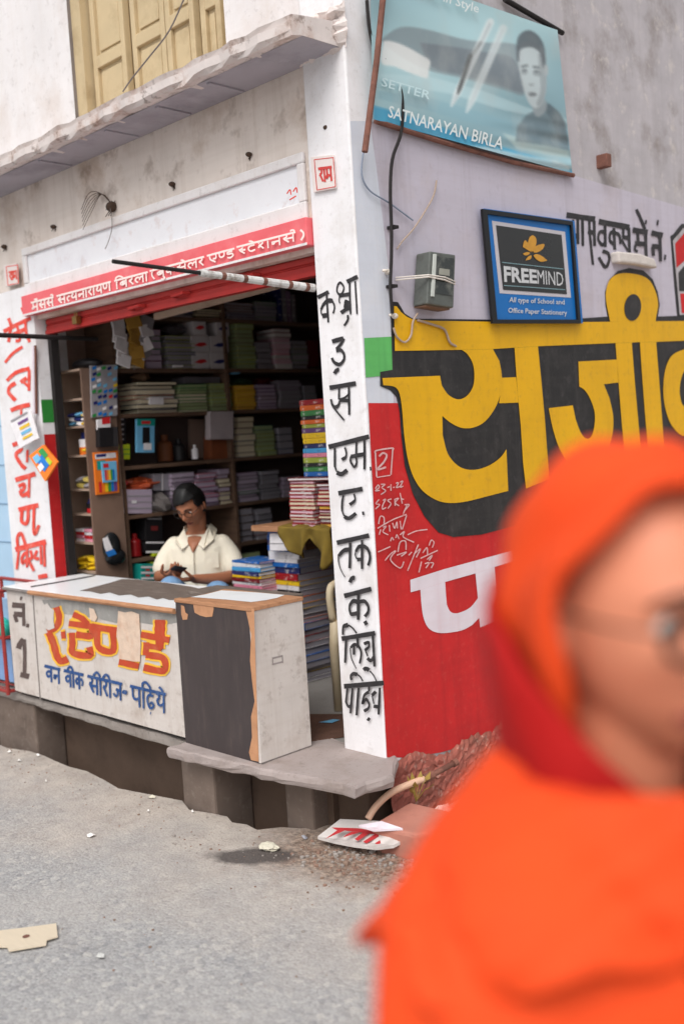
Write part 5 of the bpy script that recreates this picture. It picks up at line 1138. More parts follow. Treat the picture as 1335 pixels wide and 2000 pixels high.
goods('dark_carton','dark brown carton on the far middle shelf beyond the green stack','box',546,590,836,890,XS-.05,.14,mat('dark_brown_card',(70,54,44),.7,.1,10,.1,40))
goods('maroon_packet','maroon packet over the plum stack','packet',508,540,735,750,XS-.04,.14,mat('maroon_card',(90,16,22),.6,.1,10,.05,50),(),'crumple')
goods('green_wrap','flat green wrapper on top of the yellow books','wrapper',460,504,738,752,XS-.03,.15,mat('dull_green_wrap',(60,84,60),.5,.15,10,.2,30),(),'crumple')
goods('tied_newspapers','tied bundle of newspapers behind the man\'s shoulder','bundle',300,334,925,958,XS-.04,.16,M_page['grey'],[(rr(.45,0,.52,1),P_wht)])
goods('black_tin','black tin in the dim middle shelf beside the orange jar','tin',348,370,856,898,XS-.08,.07,P_blk,(),'bottle')
goods('low_carton','dusty carton on the lowest shelf behind the counter','box',322,352,1092,1130,XS-.02,.14,brn)
# standing files under the ceiling
for k in range(4):
    ya = P(548+k*9,600,'x',XS).y; m = MB(); m.box((XS-.2,ya,SZ[6]),(XS-.02,ya+.03,SZ[6]+.25-.02*k))
    tag(m.build('box_file', M_cov[('navy','grey','mauve','grey')[k]], bevel=.003), 'dim upright file standing under the ceiling, %s from the dark books' % ('next','second','third','fourth')[k], 'file', 'upright files')
# things in the pigeonholes
def cub_item(name, lab, cat, px0, px1, pyt, row, mt, shape='box', n=1, group=None, prints=()):
    a = P(px0,pyt,'y',cyf+.03); b = P(px1,pyt,'y',cyf+.03); z0 = cub[row]; a.x = max(a.x, cxl+.018); b.x = min(b.x, cxr-.018)
    h = max(.012, P((px0+px1)/2,pyt,'y',cyf+.03).z-z0)
    t_ = thing(name, lab, cat, ((a.x+b.x)/2, cyf+.08, z0), group); m = MB(); w_ = b.x-a.x
    if shape == 'bottle':
        m.lathe(((a.x+b.x)/2, cyf+.03+w_/2, z0),[(.001,0),(w_/2,0),(w_/2,h*.34),(w_/2,h*.7),(w_*.34,h*.76),(w_*.32,h),(.001,h)],14,mz=[1,1,0,2,2,2])
        m.build('body', mt, t_, smooth=True)
    else:
        r2 = random.Random(px0+row); k = 0
        for i in range(n):
            for j in range(2):
                if shape == 'box': m.box((a.x+w_*j/2+.002,cyf+.02,z0+h*i/n),(a.x+w_*(j+1)/2-.003-r2.uniform(0,.01),cyf+.11,z0+h*(i+1)/n-.003), m=(i+j)%len(mt) if isinstance(mt,list) else 0, rz=r2.uniform(-.12,.12))
                else: m.ell((a.x+w_*(j+.5)/2+r2.uniform(-.01,.01),cyf+.06,z0+h*(i+.5)/n),w_*.3,.05,h/n*.55,nu=5,nv=8,rot=Matrix.Rotation(r2.uniform(-.35,.35),3,'Y'),m=(i+j)%len(mt) if isinstance(mt,list) else 0)
        m.build('packets', mt, t_)
cub_item('lime_eraser','lime scrap at the edge of the second pigeonhole','scrap',164,172,768,1,P_lim)
cub_item('blue_packets','blue and white packets heaped in the third pigeonhole','packet',132,158,806,2,[P_sky,P_wht,P_nav],'lump',3)
cub_item('yellow_packets','yellow packets beside the blue ones in the third pigeonhole','packet',159,174,806,2,[P_yel,P_wht],'lump',3)
cub_item('glue_bottle','orange and white glue bottle with a navy cap','bottle',146,163,845,3,[P_wht,P_ora,P_nav],'bottle')
cub_item('yellow_toffees','orange and yellow sweets beside the glue bottle','sweet',163,176,876,3,[P_ora,P_yel],'lump',2)
cub_item('clear_bag','crumpled yellow cellophane in the fifth pigeonhole','bag',146,178,932,4,[mat('dull_yellow_film',(190,170,90),.3,.2,20,.3,20),P_gry],'lump',2)
cub_item('small_bottle','small dark bottle in the sixth pigeonhole','bottle',163,176,975,5,[P_blk,P_red,P_nav],'bottle')
cub_item('pink_boxes','pink and white little boxes stacked in the seventh pigeonhole','box',150,183,1032,6,[P_wht,P_pnk,P_red],'box',4)
cub_item('yellow_pouches','bright yellow pouches in the bottom pigeonhole','pouch',150,186,1088,7,P_yel,'lump',3)
a = P(152,706,'y',cyf+.1); m = MB(); m.ell((a.x+.1,cyf+.1,cub[0]+.03),.13,.07,.035,nu=6,nv=12); tag(m.build('black_bag', P_blk, smooth=True), 'flat black bag lying on top of the pigeonholes', 'bag')
# goods hung on the side of the unit
xp = cxr+.004
def hung(name, lab, cat, q, base, prints, th=.012, off=0.):
    c = [P(*p,'x',xp+off) for p in q]
    t_ = thing(name, lab, cat, c[3]); m = MB(); m.slab(c,(th,0,0)); m.build('backing', base, t_, bevel=.002)
    f = lambda u, v: c[0].lerp(c[1],u).lerp(c[3].lerp(c[2],u),v)+Vector((th+.0015,0,0))
    for i, (pts, pmt) in enumerate(prints):
        m = MB(); m.face([f(*p)+Vector((.0004*(i%9),0,0)) for p in pts]); m.build('print', pmt, t_)
    return t_
r2 = random.Random(8); prn = []
for i in range(9):
    for j in range(5):
        if r2.random() < .85: 
            u, v = j/5+r2.uniform(0,.06), i/9+r2.uniform(0,.03); prn.append(([(u,v+.03),(u+.15,v),(u+.16,v+.06),(u+.02,v+.085)], r2.choice([P_blu,P_nav,P_red,P_wht,P_yel,P_gry,P_grn,P_wht,P_sky])))
hung('sweet_card','tall card crowded with small coloured sachets on the cubby side','card',[(174,714),(227,712),(227,812),(177,816)],P_gry,prn)
hung('black_pocket','black pocket with white and red cards under the sachet card','pocket',[(186,836),(222,834),(223,872),(187,874)],P_blk,[(rr(.75,.0,1,1),mat('print_charcoal',(50,48,50),.5,.1,10,.05,50))],.04)
hung('stuck_cards','white and red cards standing in the black pocket','card',[(187,820),(214,816),(214,838),(188,840)],P_wht,[(rr(.35,-.1,.95,.5),P_red)],.012,.012)
rb_ = [P_red,P_ora,P_yel,P_grn,P_blu,P_pur]
hung('pencil_pack','orange card of rainbow pencils on the cubby side','pencil pack',[(180,884),(228,880),(231,962),(186,967)],P_ora,[(rr(.05,.04,.9,.16),P_wht),(rr(.1,.05,.5,.12),P_nav),(rr(.1,.2,.45,.42),P_tea)]+[(rr(.12+.13*i,.7,.24+.13*i,.95),rb_[i]) for i in range(6)],.012)
hung('crayon_pack','pale blue card of crayons over the orange pencil card','crayon pack',[(196,902),(226,900),(228,940),(200,943)],P_sky,[(rr(.1,.1,.45,.3),P_red)]+[(rr(.15+.13*i,.4,.27+.13*i,.9),rb_[i]) for i in range(5)],.008,.016)
m = MB(); q = P(218,1068,'x',xp+.02); m.ell(q,.03,.06,.085,nu=10,nv=14); m.ell(q+Vector((.0,.02,-.06)),.028,.07,.05,nu=8,nv=12)
t_ = thing('tinsel_bag','black plastic bag with blue and white print hung low on the cubby side','bag',q-Vector((0,0,.1))); m.build('bag', mat('black_plastic',(30,32,34),.25,.2,12,.3,20), t_, smooth=True)
m = MB(); m.face([P(*p,'x',xp+.056) for p in ((200,1052),(210,1048),(220,1072),(226,1080),(212,1086),(204,1070))]); m.build('print', P_wht, t_)
m = MB(); m.face([P(*p,'x',xp+.057) for p in ((206,1078),(222,1072),(228,1082),(212,1088))]); m.build('print', P_blu, t_)
# festoon of pouches hanging inside
t_ = thing('pouch_string','white and mustard pouches strung in a column inside the opening','pouch', P(262,722,'x',-5.02))
r2 = random.Random(12); k = 0
for i, py in enumerate((628,645,660,674,688,703)):
    for j, (px, mt_) in enumerate(((226+i*2.5,P_wht),(258+i*1.5,mat('mustard_film',(176,134,60),.4,.15,14,.2,30)),(284-i*1.5,P_wht if i%2 else P_gry))):
        if j == 2 and i > 4: continue
        q = P(px,py,'x',-5.02+.01*((i+j)%2)); rot = Matrix.Rotation(r2.uniform(-.5,.5),3,'X') @ Matrix.Rotation(r2.uniform(-.3,.3),3,'Z')
        m = MB(); m.slab([q+rot @ Vector(v) for v in ((0,-.045,.03),(0,.045,.04),(0.012,.05,-.035),(.012,-.04,-.04))],rot @ Vector((.012,0,0))); m.build('pouch', mt_, t_, bevel=.003); k += 1
m = MB(); m.tube([P(262,600,'x',-5.03),P(262,722,'x',-5.03)],.002,4); m.build('string', P_gry, t_)

# ------------------------------------------------------------------ stock by the corner pillar
PW = 'the tall stack behind the corner pillar'
xR = -3.915; yN = 3.575
stack(PW, 'books in the tall stack by the pillar', xR-.12, yN+.15, .296, 1.098, .235, .30, 27,
      ['blue','red','yellow','white','light blue','navy','black','orange','white','blue'], ['grey'], '-y', True, .004, cth=.0011)
xN0 = P(533,1150,'y',yN).x
GM = 'books in the low pile behind the cabinet'
stack('the low pile beside the seated man', GM, -4.22, 3.56, .55, P(505,1098,'y',3.46).z, .235, .19, 22, ['white','pink','pink','white','dark red','yellow','navy','light blue','white','blue','white','pink'], ['pink','white'], '-y', True, .005, names=True)
st = thing('low_bench','plain wooden bench under the low pile of books','bench',(-4.22,3.56,.292)); m = MB(); m.box((-4.36,3.45,.51),(-4.08,3.68,.548)); m.build('seat', M_wood, st)
for a, b in ((-4.35,3.46),(-4.11,3.46),(-4.35,3.65),(-4.11,3.65)): m = MB(); m.box((a,b,.292),(a+.025,b+.025,.51)); m.build('leg', M_wood, st)
# plank carrying the hardbacks
zp = 1.135
pl = thing('display_table','brown plank table holding the red hardbacks beside the pillar','table',(-3.85,3.75,.292))
m = MB(); m.box((-4.19,3.50,zp-.03),(-3.05,3.96,zp)); m.build('table_top', M_orangewood, pl, bevel=.003)
for a, b in ((-4.17,3.92),(-3.12,3.92),(-3.12,3.53)): m = MB(); m.box((a,b,.292),(a+.035,b+.035,zp-.03)); m.build('leg', M_wood, pl)
m = MB(); m.box((-3.90,3.60,1.0),(-3.88,3.9,zp-.03)); m.build('bracket', M_wood, pl)
GR = 'red hardbacks on the plank'
def zy(py, px, y): return P(px,py,'y',y).z
yR = 3.51
ztop1 = zy(940,575,yR)
stack('the pale-edged left pile on the plank', GR, -3.795, yR+.11, zp+.001, ztop1, .185, .22, 13, ['red'], ['cream','pink','white','cream'], 'none', True, .006, cth=.0048)
stack('the gold-edged right pile on the plank', GR, -3.588, yR+.11, zp+.001, ztop1-.012, .185, .22, 12, ['red','dark red'], ['white','gold','pink','cream'], '+x', True, .006, cth=.0048)
book((-3.70,yR+.14,ztop1+.002),.38,.27,.016,'dark red','white','large thin dark red book laid across both red piles',GR,'none',True,.05)
stack('the colourful pile on top of the red hardbacks','bright paperbacks on the red books', -3.705, yR+.17, ztop1+.02, zy(780,603,yR+.02), .225, .24, 16, ['blue','green','black','lime','pink','light blue','navy','yellow','yellow','purple','lime','orange','black','green','orange','red'], ['white','grey'], '-y', True, .004, names=True)
# white carton and stacked magazines under the plank, cloth thrown over the edge
t_ = thing('white_box','white box tucked under the plank beside the tall stack','box',(-4.12,3.6,.9)); 
c = [P(526,1042,'y',3.53),P(560,1042,'y',3.53),P(560,1076,'y',3.53),P(526,1076,'y',3.53)]
m = MB(); m.slab(c,(0,.03,0)); m.build('carton', P_wht, t_, bevel=.003); m = MB(); m.face([c[0].lerp(c[3],.55)+Vector((0,-.002,0)),c[1].lerp(c[2],.55)+Vector((0,-.002,0)),c[1].lerp(c[2],.6)+Vector((0,-.002,0)),c[0].lerp(c[3],.6)+Vector((0,-.002,0))]); m.build('print', P_gry, t_)
M_olive = mat('olive_cloth', (128,106,42), .9, .18, 6, .5, 30, dirt=(92,70,30), dirt_amt=.6, dirt_scale=8)
m = MB(); rows = []
cxa, cxb = P(546,1040,'y',yR-.05).x, P(648,1040,'y',yR-.05).x
for i in range(25):
    u = i/24; row = []
    drop = .055+.115*math.exp(-((u-.26)/.17)**2)+.16*math.exp(-((u-.86)/.17)**2)+.012*math.sin(u*21)
    for j in range(18):
        v = j/17
        x_ = cxa+(cxb-cxa)*u+.02*v*math.sin(u*5)
        if v < .35: y_ = yR+.14-.20*v/.35; z_ = zp+.008+.008*math.sin(u*17+v*9)
        else: w_ = (v-.35)/.65; y_ = yR-.06-.02*math.sin(u*15+1)*w_-.014*math.sin(u*27+w_*4)*w_+.02*w_; z_ = zp+.006-drop*w_-.012*(1-w_)*0
        row.append((x_,y_,z_))
    rows.append(row)
m.grid(rows); o = m.build('olive_cloth', M_olive, smooth=True); sol = o.modifiers.new('thick','SOLIDIFY'); sol.thickness = .004; tag(o,'crumpled olive green cloth thrown over the plank edge','cloth')
# cream plastic chair, mostly behind the pillar
ch = thing('plastic_chair','cream plastic chair standing behind the corner pillar','chair',(-3.15,3.35,.292))
M_cream = mat('cream_plastic_chair',(206,190,160),.45,.06,8,.05,40,dirt=(176,150,118),dirt_amt=.4,dirt_scale=8)
q = P(661,1388,'z',.292); bx0, by0 = q.x, q.y
cxs = ((bx0,by0),(bx0+.40,by0),(bx0+.02,by0+.38),(bx0+.38,by0+.38))
for i, (a, b) in enumerate(cxs):
    m = MB(); m.tube([(a,b,.293),(a+.01,b+.01,.70)] if i > 1 else [(a,b,.293),(a-.006,b+.004,.60),(a+.004,b+.012,.72)],lambda t: .021+.006*t,10); m.build('leg', M_cream, ch, smooth=True)
m = MB(); m.box((bx0-.0,by0-.0,.70),(bx0+.40,by0+.40,.725)); m.build('seat', M_cream, ch, bevel=.01)
m = MB(); m.slab([(bx0+.02,by0+.385,.72),(bx0+.38,by0+.385,.72),(bx0+.36,by0+.46,1.10),(bx0+.04,by0+.46,1.10)],(0,.02,0)); m.build('backrest', M_cream, ch, bevel=.008)
for s_ in (0,1): m = MB(); a = bx0+(.0 if s_ == 0 else .40); m.tube([(a,by0+.0,.72),(a,by0-.01,.86),(a,by0+.06,.90),(a,by0+.40,.92)],.018,8,smooth=4); m.build('armrest', M_cream, ch, smooth=True)
# door mat and scrap on the floor
M_mat = mat('brown_coir_mat',(92,66,54),.95,.2,12,.6,90)
m = MB(); m.slab([P(596,1452,'z',.294),P(672,1440,'z',.294),P(672,1398,'z',.294),P(592,1398,'z',.294)],(0,0,.008)); tag(m.build('door_mat', M_mat), 'brown mat on the threshold behind the white cabinet end', 'mat')
m = MB(); m.face([P(622,1411,'z',.306),P(650,1405,'z',.306),P(664,1406,'z',.306),P(648,1412,'z',.306)]); tag(m.build('paper_scrap', P_sky), 'pale blue paper slip on the brown mat', 'paper')

# ------------------------------------------------------------------ people
def fuse(o, voxel, it=4, fac=.5):
    r_ = o.modifiers.new('fuse','REMESH'); r_.mode = 'VOXEL'; r_.voxel_size = voxel; r_.use_smooth_shade = True
    s_ = o.modifiers.new('relax','SMOOTH'); s_.iterations = it; s_.factor = fac
    dg = bpy.context.evaluated_depsgraph_get(); dg.update()
    me = bpy.data.meshes.new_from_object(o.evaluated_get(dg)); old = o.data; me.name = o.name
    o.modifiers.clear(); o.data = me
    if not me.materials:
        for m_ in old.materials: me.materials.append(m_)
    for p in me.polygons: p.use_smooth = True; p.material_index = 0
    return o
def limb(mb, pts, radii, n=14, sm=5):
    pp = catmull(pts, sm); rp = catmull([(r_,0,0) for r_ in radii], sm)
    k = len(pp)-1
    mb.tube(pp, lambda t: rp[min(k, int(round(t*k)))].x if len(rp) == len(pp) else radii[0], n)
    mb.ell(pp[0], radii[0], radii[0], radii[0], nu=8, nv=12); mb.ell(pp[-1], radii[-1], radii[-1], radii[-1], nu=8, nv=12)
def loft(mb, rings, n=40, fold=None):
    """rings: (centre, lateral axis*half, forward axis*half) closed at both ends"""
    rows = []
    for i, (c, a, b) in enumerate(rings):
        row = []
        for j in range(n):
            th = 2*math.pi*j/n; k = fold(i/(len(rings)-1), th) if fold else 1
            sq = lambda v: math.copysign(abs(v)**.85, v)
            row.append(Vector(c)+a*(sq(math.cos(th))*k)+b*(sq(math.sin(th))*k))
        rows.append(row)
    base = len(mb.v); mb.grid(rows, closed_v=True)
    mb.f.append(tuple(range(base+n-1, base-1, -1))); mb.m.append(0)
    e = base+(len(rows)-1)*n; mb.f.append(tuple(range(e, e+n))); mb.m.append(0)
def head_pt(d, off=0.0, female=False):
    x, y, z = .073*d.x, (.094 if d.y > 0 else .100)*d.y, .116*d.z
    if z < 0:
        t = -z/.116; x *= 1-(.34 if female else .28)*t**1.7
        if y < 0: y *= 1-.5*t**1.2
        else: y *= 1+.04*t
    if d.y > 0:
        g = lambda x0, z0, sx, sz, a: a*math.exp(-((x-x0)/sx)**2-((z-z0)/sz)**2)
        k = min(1, d.y*2.2)
        e = g(0,-.024,.013,.017,.022)+g(0,-.004,.0085,.026,.012)+g(0,.026,.03,.012,.003)+g(0,-.061,.022,.0055,.0065)+g(0,-.0715,.018,.006,.006)+g(0,-.0655,.022,.0024,-.005)+g(0,-.1,.02,.013,.009)
        for s_ in (-1,1):
            e += g(s_*.014,-.033,.008,.008,.008)+g(s_*.03,.024,.02,.008,.005)+g(s_*.031,.004,.015,.011,-.009)+g(s_*.044,-.022,.018,.016,.005)
        y += e*k
    p = Vector((x,y,z))
    return p+Vector((d.x*off, d.y*off, d.z*off))
def sph_dirs(nu, nv):
    return [[Vector((math.sin(math.pi*min(max(i/nu,.004),.996))*math.sin(2*math.pi*j/nv), math.sin(math.pi*min(max(i/nu,.004),.996))*math.cos(2*math.pi*j/nv), math.cos(math.pi*min(max(i/nu,.004),.996)))) for j in range(nv)] for i in range(nu+1)]
def add_head(mb, T, female=False):
    D = sph_dirs(72, 96); base = len(mb.v); rows = [[T(head_pt(d, 0, female)) for d in r_] for r_ in D]
    mb.grid(rows, closed_v=True); nv = 96
    mb.f.append(tuple(range(base, base+nv))); mb.m.append(0)
    e = base+72*nv; mb.f.append(tuple(range(e+nv-1, e-1, -1))); mb.m.append(0)
    for s_ in (-1,1):
        b0 = len(mb.v); mb.ell((0,0,0),.011,.019,.031,nu=10,nv=14)
        for i in range(b0, len(mb.v)):
            v = mb.v[i]; mb.v[i] = T(Vector((s_*(.073+.004+v.x*1.0), -.008+v.y, -.012+v.z)))
def shell(mb, T, keep, off, female=False, nu=60, nv=84):
    D = sph_dirs(nu, nv); idx = {}
    def vid(i, j):
        j %= nv
        if (i,j) not in idx:
            d = D[i][j]; idx[(i,j)] = len(mb.v); mb.v.append(T(head_pt(d, off(d) if callable(off) else off, female)))
        return idx[(i,j)]
    for i in range(nu):
        for j in range(nv):
            d = (D[i][j]+D[i+1][(j+1)%nv]).normalized()
            if keep(d): mb.f.append((vid(i,j),vid(i+1,j),vid(i+1,j+1),vid(i,j+1))); mb.m.append(0)
def frame(fwd, pitch=0.0, roll=0.0):
    f = Vector((fwd[0],fwd[1],0)).normalized(); r_ = f.cross(Vector((0,0,1)))
    M_ = Matrix((r_, f, Vector((0,0,1)))).transposed()
    return M_ @ Matrix.Rotation(pitch,3,'X') @ Matrix.Rotation(roll,3,'Y')
def hand(mb, wrist, d, palm_n, thumb_side, curl=.5, L=.175):
    """palm with four unequal bent fingers and a thumb from its side; d = pointing direction, palm_n = out of the palm"""
    d = Vector(d).normalized(); n = Vector(palm_n); n = (n-d*n.dot(d)).normalized(); s = d.cross(n)*thumb_side; w_ = Vector(wrist)
    pl_ = L*.48
    for k in range(4):
        o = s*(.030-.020*k); limb(mb,[w_+o*.55, w_+o*.9+d*pl_*.5, w_+o+d*pl_],[.012,.0125,.0105],10,3)
    lens = (.40,.46,.43,.34)
    for k in range(4):
        b = w_+s*(.031-.0205*k)+d*pl_; l_ = L*lens[k]*1.05; a = curl*(.8+.12*k)
        p1 = b+(d*math.cos(a*.5)+n*math.sin(a*.5))*l_*.42; p2 = p1+(d*math.cos(a*1.3)+n*math.sin(a*1.3))*l_*.32; p3 = p2+(d*math.cos(a*2)+n*math.sin(a*2))*l_*.24
        limb(mb,[b,p1,p2,p3],[.0098,.0088,.0082,.0068],9,3)
    b = w_+s*.030+d*pl_*.22; t = (d*.6+s*.7+n*.35).normalized(); t2 = (d*.85+s*.2+n*.5*(.5+curl)).normalized()
    limb(mb,[b-s*.006,b+t*.032,b+t*.032+t2*.030,b+t*.032+t2*.052],[.0125,.0108,.0098,.0078],9,3)
M_skin = mat('brown_skin', (160,104,76), .5, .06, 18, .08, 120)
M_skin2 = mat('light_brown_skin', (214,136,104), .5, .05, 18, .06, 120)
M_hair = mat('black_hair', (12,11,11),   .5, .2, 60, .25, 220, stretch=(1,1,.25))
M_lip = mat('brown_lip', (112,58,48), .45, .08, 30, .05, 100)
M_eye = mat('eye_white', (206,198,190), .2, .02, 20, 0, 60); M_iris = mat('dark_iris', (24,16,12), .15, .02, 20, 0, 60)
M_spec = mat('dark_spectacle_frame', (30,26,26), .25, .05, 20, 0, 60)
def face_parts(T, parent, half_shut=False, lip=M_lip, brow=M_hair, girl=False):
    for s_ in (-1,1):
        m = MB(); m.ell((0,0,0),.0118,.0118,.0118 if not half_shut else .006,nu=10,nv=14); m.v = [T(Vector((s_*.031,.0712,.003))+v) for v in m.v]; e = m.build('eye', M_eye, parent, smooth=True)
        m = MB(); m.ell((0,0,0),.0056,.003,.0056 if not half_shut else .004,nu=8,nv=12); m.v = [T(Vector((s_*.031,.0815,.002))+v) for v in m.v]; m.build('iris', M_iris, e, smooth=True)
        m = MB(); pts = [head_pt(Vector((s_*a,math.sqrt(max(.01,1-a*a-z*z)),z)).normalized(),.0018) for a, z in ((.19,.20),(.36,.25),(.52,.23),(.64,.16))]
        m.tube([T(p) for p in pts],lambda t: .0036*(1-.55*t),8,smooth=4); m.build('eyebrow', brow, parent, smooth=True)
    for z0, r_ in ((-.0615,.0042),(-.0715,.005)):
        m = MB(); pts = [Vector((a,.0,z0-abs(a)*.16*(-1 if z0 < -.07 else 1)+0)) for a in (-.022,-.011,0,.011,.022)]
        q = []
        for p in pts:
            zz = p.z/.116; xx = p.x/(.073*(1-.28*(-zz)**1.7)); dd = Vector((xx,math.sqrt(max(.01,1-xx*xx-zz*zz)),zz)); q.append(T(head_pt(dd,.0004)))
        m.tube(q,lambda t: r_*(.35+.65*math.sin(math.pi*min(max(t,.02),.98))),8,smooth=4); m.build('lip', lip, parent, smooth=True)
def spectacles(T, parent, mt, rim=.0017):
    m = MB()
    for s_ in (-1,1):
        m.tube([T(Vector((s_*.033+.0245*math.cos(a),.101+.004*abs(math.cos(a))-.004,.002+.0185*math.sin(a)))) for a in [2*math.pi*i/24 for i in range(25)]],rim,6,caps=False)
        m.tube([T(Vector((s_*.0575,.099,.006))),T(Vector((s_*.076,.06,.008))),T(Vector((s_*.081,.0,.008))),T(Vector((s_*.081,-.015,-.004)))],.0017,6)
    m.tube([T(Vector((-.009,.1,.006))),T(Vector((0,.104,.009))),T(Vector((.009,.1,.006)))],.0016,6)
    m.build('spectacles', mt, parent, smooth=True)

# ---- the shopkeeper, seated low behind the counter, looking down at a phone
HC = at(372, 987, 5.62)
f = Vector((.60,-.80,0)); l = Vector((.80,.60,0))
S0 = Vector((HC.x,HC.y,0))-f*.13
W = lambda a, b, z: S0+f*a+l*b+Vector((0,0,z))
TM = frame((.40,-.92), -.52, .06); TH = lambda p: HC+TM @ (p*.98)
man = thing('person','seated man in a cream short-sleeved shirt looking down at a phone','person',W(0,0,.292))
m = MB(); add_head(m, TH)
nk = W(.035,0,1.10)
limb(m,[W(.03,0,1.04),nk,HC+TM @ Vector((0,-.02,-.06))],[.062,.054,.054],16,4)
loft(m,[(W(-.01,0,.56),l*.14,f*.10),(W(0,0,.64),l*.14,f*.105),(W(.015,0,.78),l*.13,f*.10),(W(.03,0,.93),l*.145,f*.095),(W(.03,0,1.02),l*.145,f*.08),(W(.03,0,1.075),l*.095,f*.06),(W(.035,0,1.10),l*.06,f*.05)])
wrR, wrL = W(.335,-.085,.90), W(.335,.055,.872)
limb(m,[W(.03,-.14,1.02),W(.065,-.185,.95),W(.12,-.205,.862)],[.038,.040,.037],14,4); limb(m,[W(.12,-.205,.862),W(.23,-.16,.872),wrR],[.038,.034,.025],14,4)
limb(m,[W(.03,.14,1.02),W(.05,.19,.94),W(.10,.215,.845)],[.038,.040,.037],14,4); limb(m,[W(.10,.215,.845),W(.22,.14,.85),wrL],[.038,.034,.025],14,4)
hand(m, wrR, f*.75+l*.55+Vector((0,0,.12)), Vector((0,0,1))-f*.3, 1, 1.0); hand(m, wrL, f*.55-l*.75+Vector((0,0,.05)), Vector((0,0,1))-f*.2, -1, .95)
for s_, kz, kf, kl in ((-1,.84,.44,-.045),(1,.80,.42,.20)):
    limb(m,[W(.03,s_*.09,.62),W(.24,(s_*.09+kl)/2,.74),W(kf,kl,kz)],[.08,.07,.052],14,4); limb(m,[W(kf,kl,kz),W(kf+.03,kl,.56),W(kf-.0,kl,.36)],[.052,.05,.034],14,4)
    limb(m,[W(kf-.03,kl,.335),W(kf+.08,kl,.325),W(kf+.17,kl,.315)],[.034,.033,.022],12,4)
body = fuse(m.build('body', M_skin, man), .0055, 3)
face_parts(TH, man, True); spectacles(TH, man, M_spec)
m = MB(); rnd = random.Random(2)
shell(m, TH, lambda d: (d.z > .50-.08*d.x) if d.y > .45 else ((d.z > .12) if d.y > .05 else d.z > -.34), lambda d: .012+.0015*math.sin(d.x*9+d.z*5)+.009*max(0,d.z)**2+(.004 if d.y > .2 and d.z > .5 else 0))
o = m.build('hair', M_hair, man, smooth=True); sl_ = o.modifiers.new('thick','SOLIDIFY'); sl_.thickness = .012; sl_.offset = -1
M_shirt = mat('cream_shirt_cloth', (222,214,196), .85, .03, 5, .55, 9, fine=(204,194,166), fine_amt=.5, fine_scale=120, bdist=.012)
m = MB()
loft(m,[(W(.02,0,.67),l*.160,f*.130),(W(.03,0,.72),l*.165,f*.136),(W(.03,0,.80),l*.155,f*.124),(W(.035,0,.93),l*.165,f*.115),(W(.032,0,1.015),l*.168,f*.10),(W(.03,0,1.06),l*.135,f*.08),(W(.030,0,1.085),l*.085,f*.062)], 48, lambda t, th: 1+.02*math.sin(th*9+t*11)*(1-t)+.012*math.sin(th*5-t*17))
limb(m,[W(.03,-.135,1.02),W(.055,-.178,.96),W(.086,-.197,.905)],[.056,.058,.060],16,4); limb(m,[W(.03,.135,1.02),W(.045,.182,.955),W(.075,.207,.895)],[.056,.058,.062],16,4)
for a, b in (((.125,-.10,.80),(.135,.12,.72)),((.13,-.06,.86),(.14,.13,.77)),((.12,-.12,.75),(.15,.04,.71)),((.10,.11,.99),(.12,.06,.90)),((.10,-.12,1.0),(.13,-.03,.88))):
    m.tube([W(*a),W((a[0]+b[0])/2+.008,(a[1]+b[1])/2,(a[2]+b[2])/2-.012),W(*b)],.011,8,smooth=4)
shirt = fuse(m.build('shirt', M_shirt, man), .007, 3)
for s_ in (-1,1):
    m = MB(); m.slab([W(-.04,s_*.058,1.128),W(.04,s_*.072,1.118),W(.126,s_*.028,1.028),W(.150,s_*.062,1.004),W(.108,s_*.112,1.050),W(-.03,s_*.098,1.092)],f*.005+Vector((0,0,.009))); m.build('collar', M_shirt, shirt, bevel=.002)
m = MB(); m.tube([W(.03,-.068,1.098),W(-.02,-.058,1.115),W(-.04,0,1.12),W(-.02,.058,1.115),W(.03,.068,1.098)],.010,8,smooth=3); m.build('collar_band', M_shirt, shirt)
m = MB(); rows = [[W(a+.012*(1-(2*j/8-1)**2),w_*(2*j/8-1),z_) for j in range(9)] for a, w_, z_ in ((.055,.056,1.100),(.095,.048,1.072),(.120,.034,1.045),(.136,.018,1.018),(.146,.003,.992))]; m.grid(rows); m.build('open_neck', M_skin, shirt)
m = MB(); m.tube([W(.147,.0,.990),W(.155,.0,.95),W(.163,.0,.90),W(.170,.005,.80)],.006,6,smooth=3); m.build('placket', M_shirt, shirt)
m = MB(); 
for t_ in (.93,.87,.80): q = W(.150+.02*(1.0-t_),.0,t_); m.ell(q,.006,.006,.006,nu=5,nv=8)
m.build('buttons', mat('shirt_button',(180,160,130),.4,.05,20,0,60), shirt)
m = MB(); m.slab([W(.135,.06,.985),W(.115,.135,.985),W(.12,.135,.90),W(.143,.06,.90)],f*.004); m.build('pocket', M_shirt, shirt)
M_jean = mat('pale_blue_jeans', (112,146,182), .85, .06, 6, .5, 10, fine=(150,176,204), fine_amt=.4, fine_scale=90, bdist=.01)
m = MB(); loft(m,[(W(-.02,0,.55),l*.175,f*.125),(W(0,0,.62),l*.18,f*.13),(W(.01,0,.70),l*.165,f*.12)])
for s_, kz, kf, kl in ((-1,.84,.44,-.045),(1,.80,.42,.20)):
    limb(m,[W(.03,s_*.09,.625),W(.24,(s_*.09+kl)/2,.75),W(kf,kl,kz)],[.095,.086,.068],16,4); limb(m,[W(kf,kl,kz),W(kf+.03,kl,.56),W(kf-.0,kl,.385)],[.068,.066,.058],16,4)
fuse(m.build('trousers', M_jean, man), .008, 3)
m = MB(); for_ = f*.75+l*.55
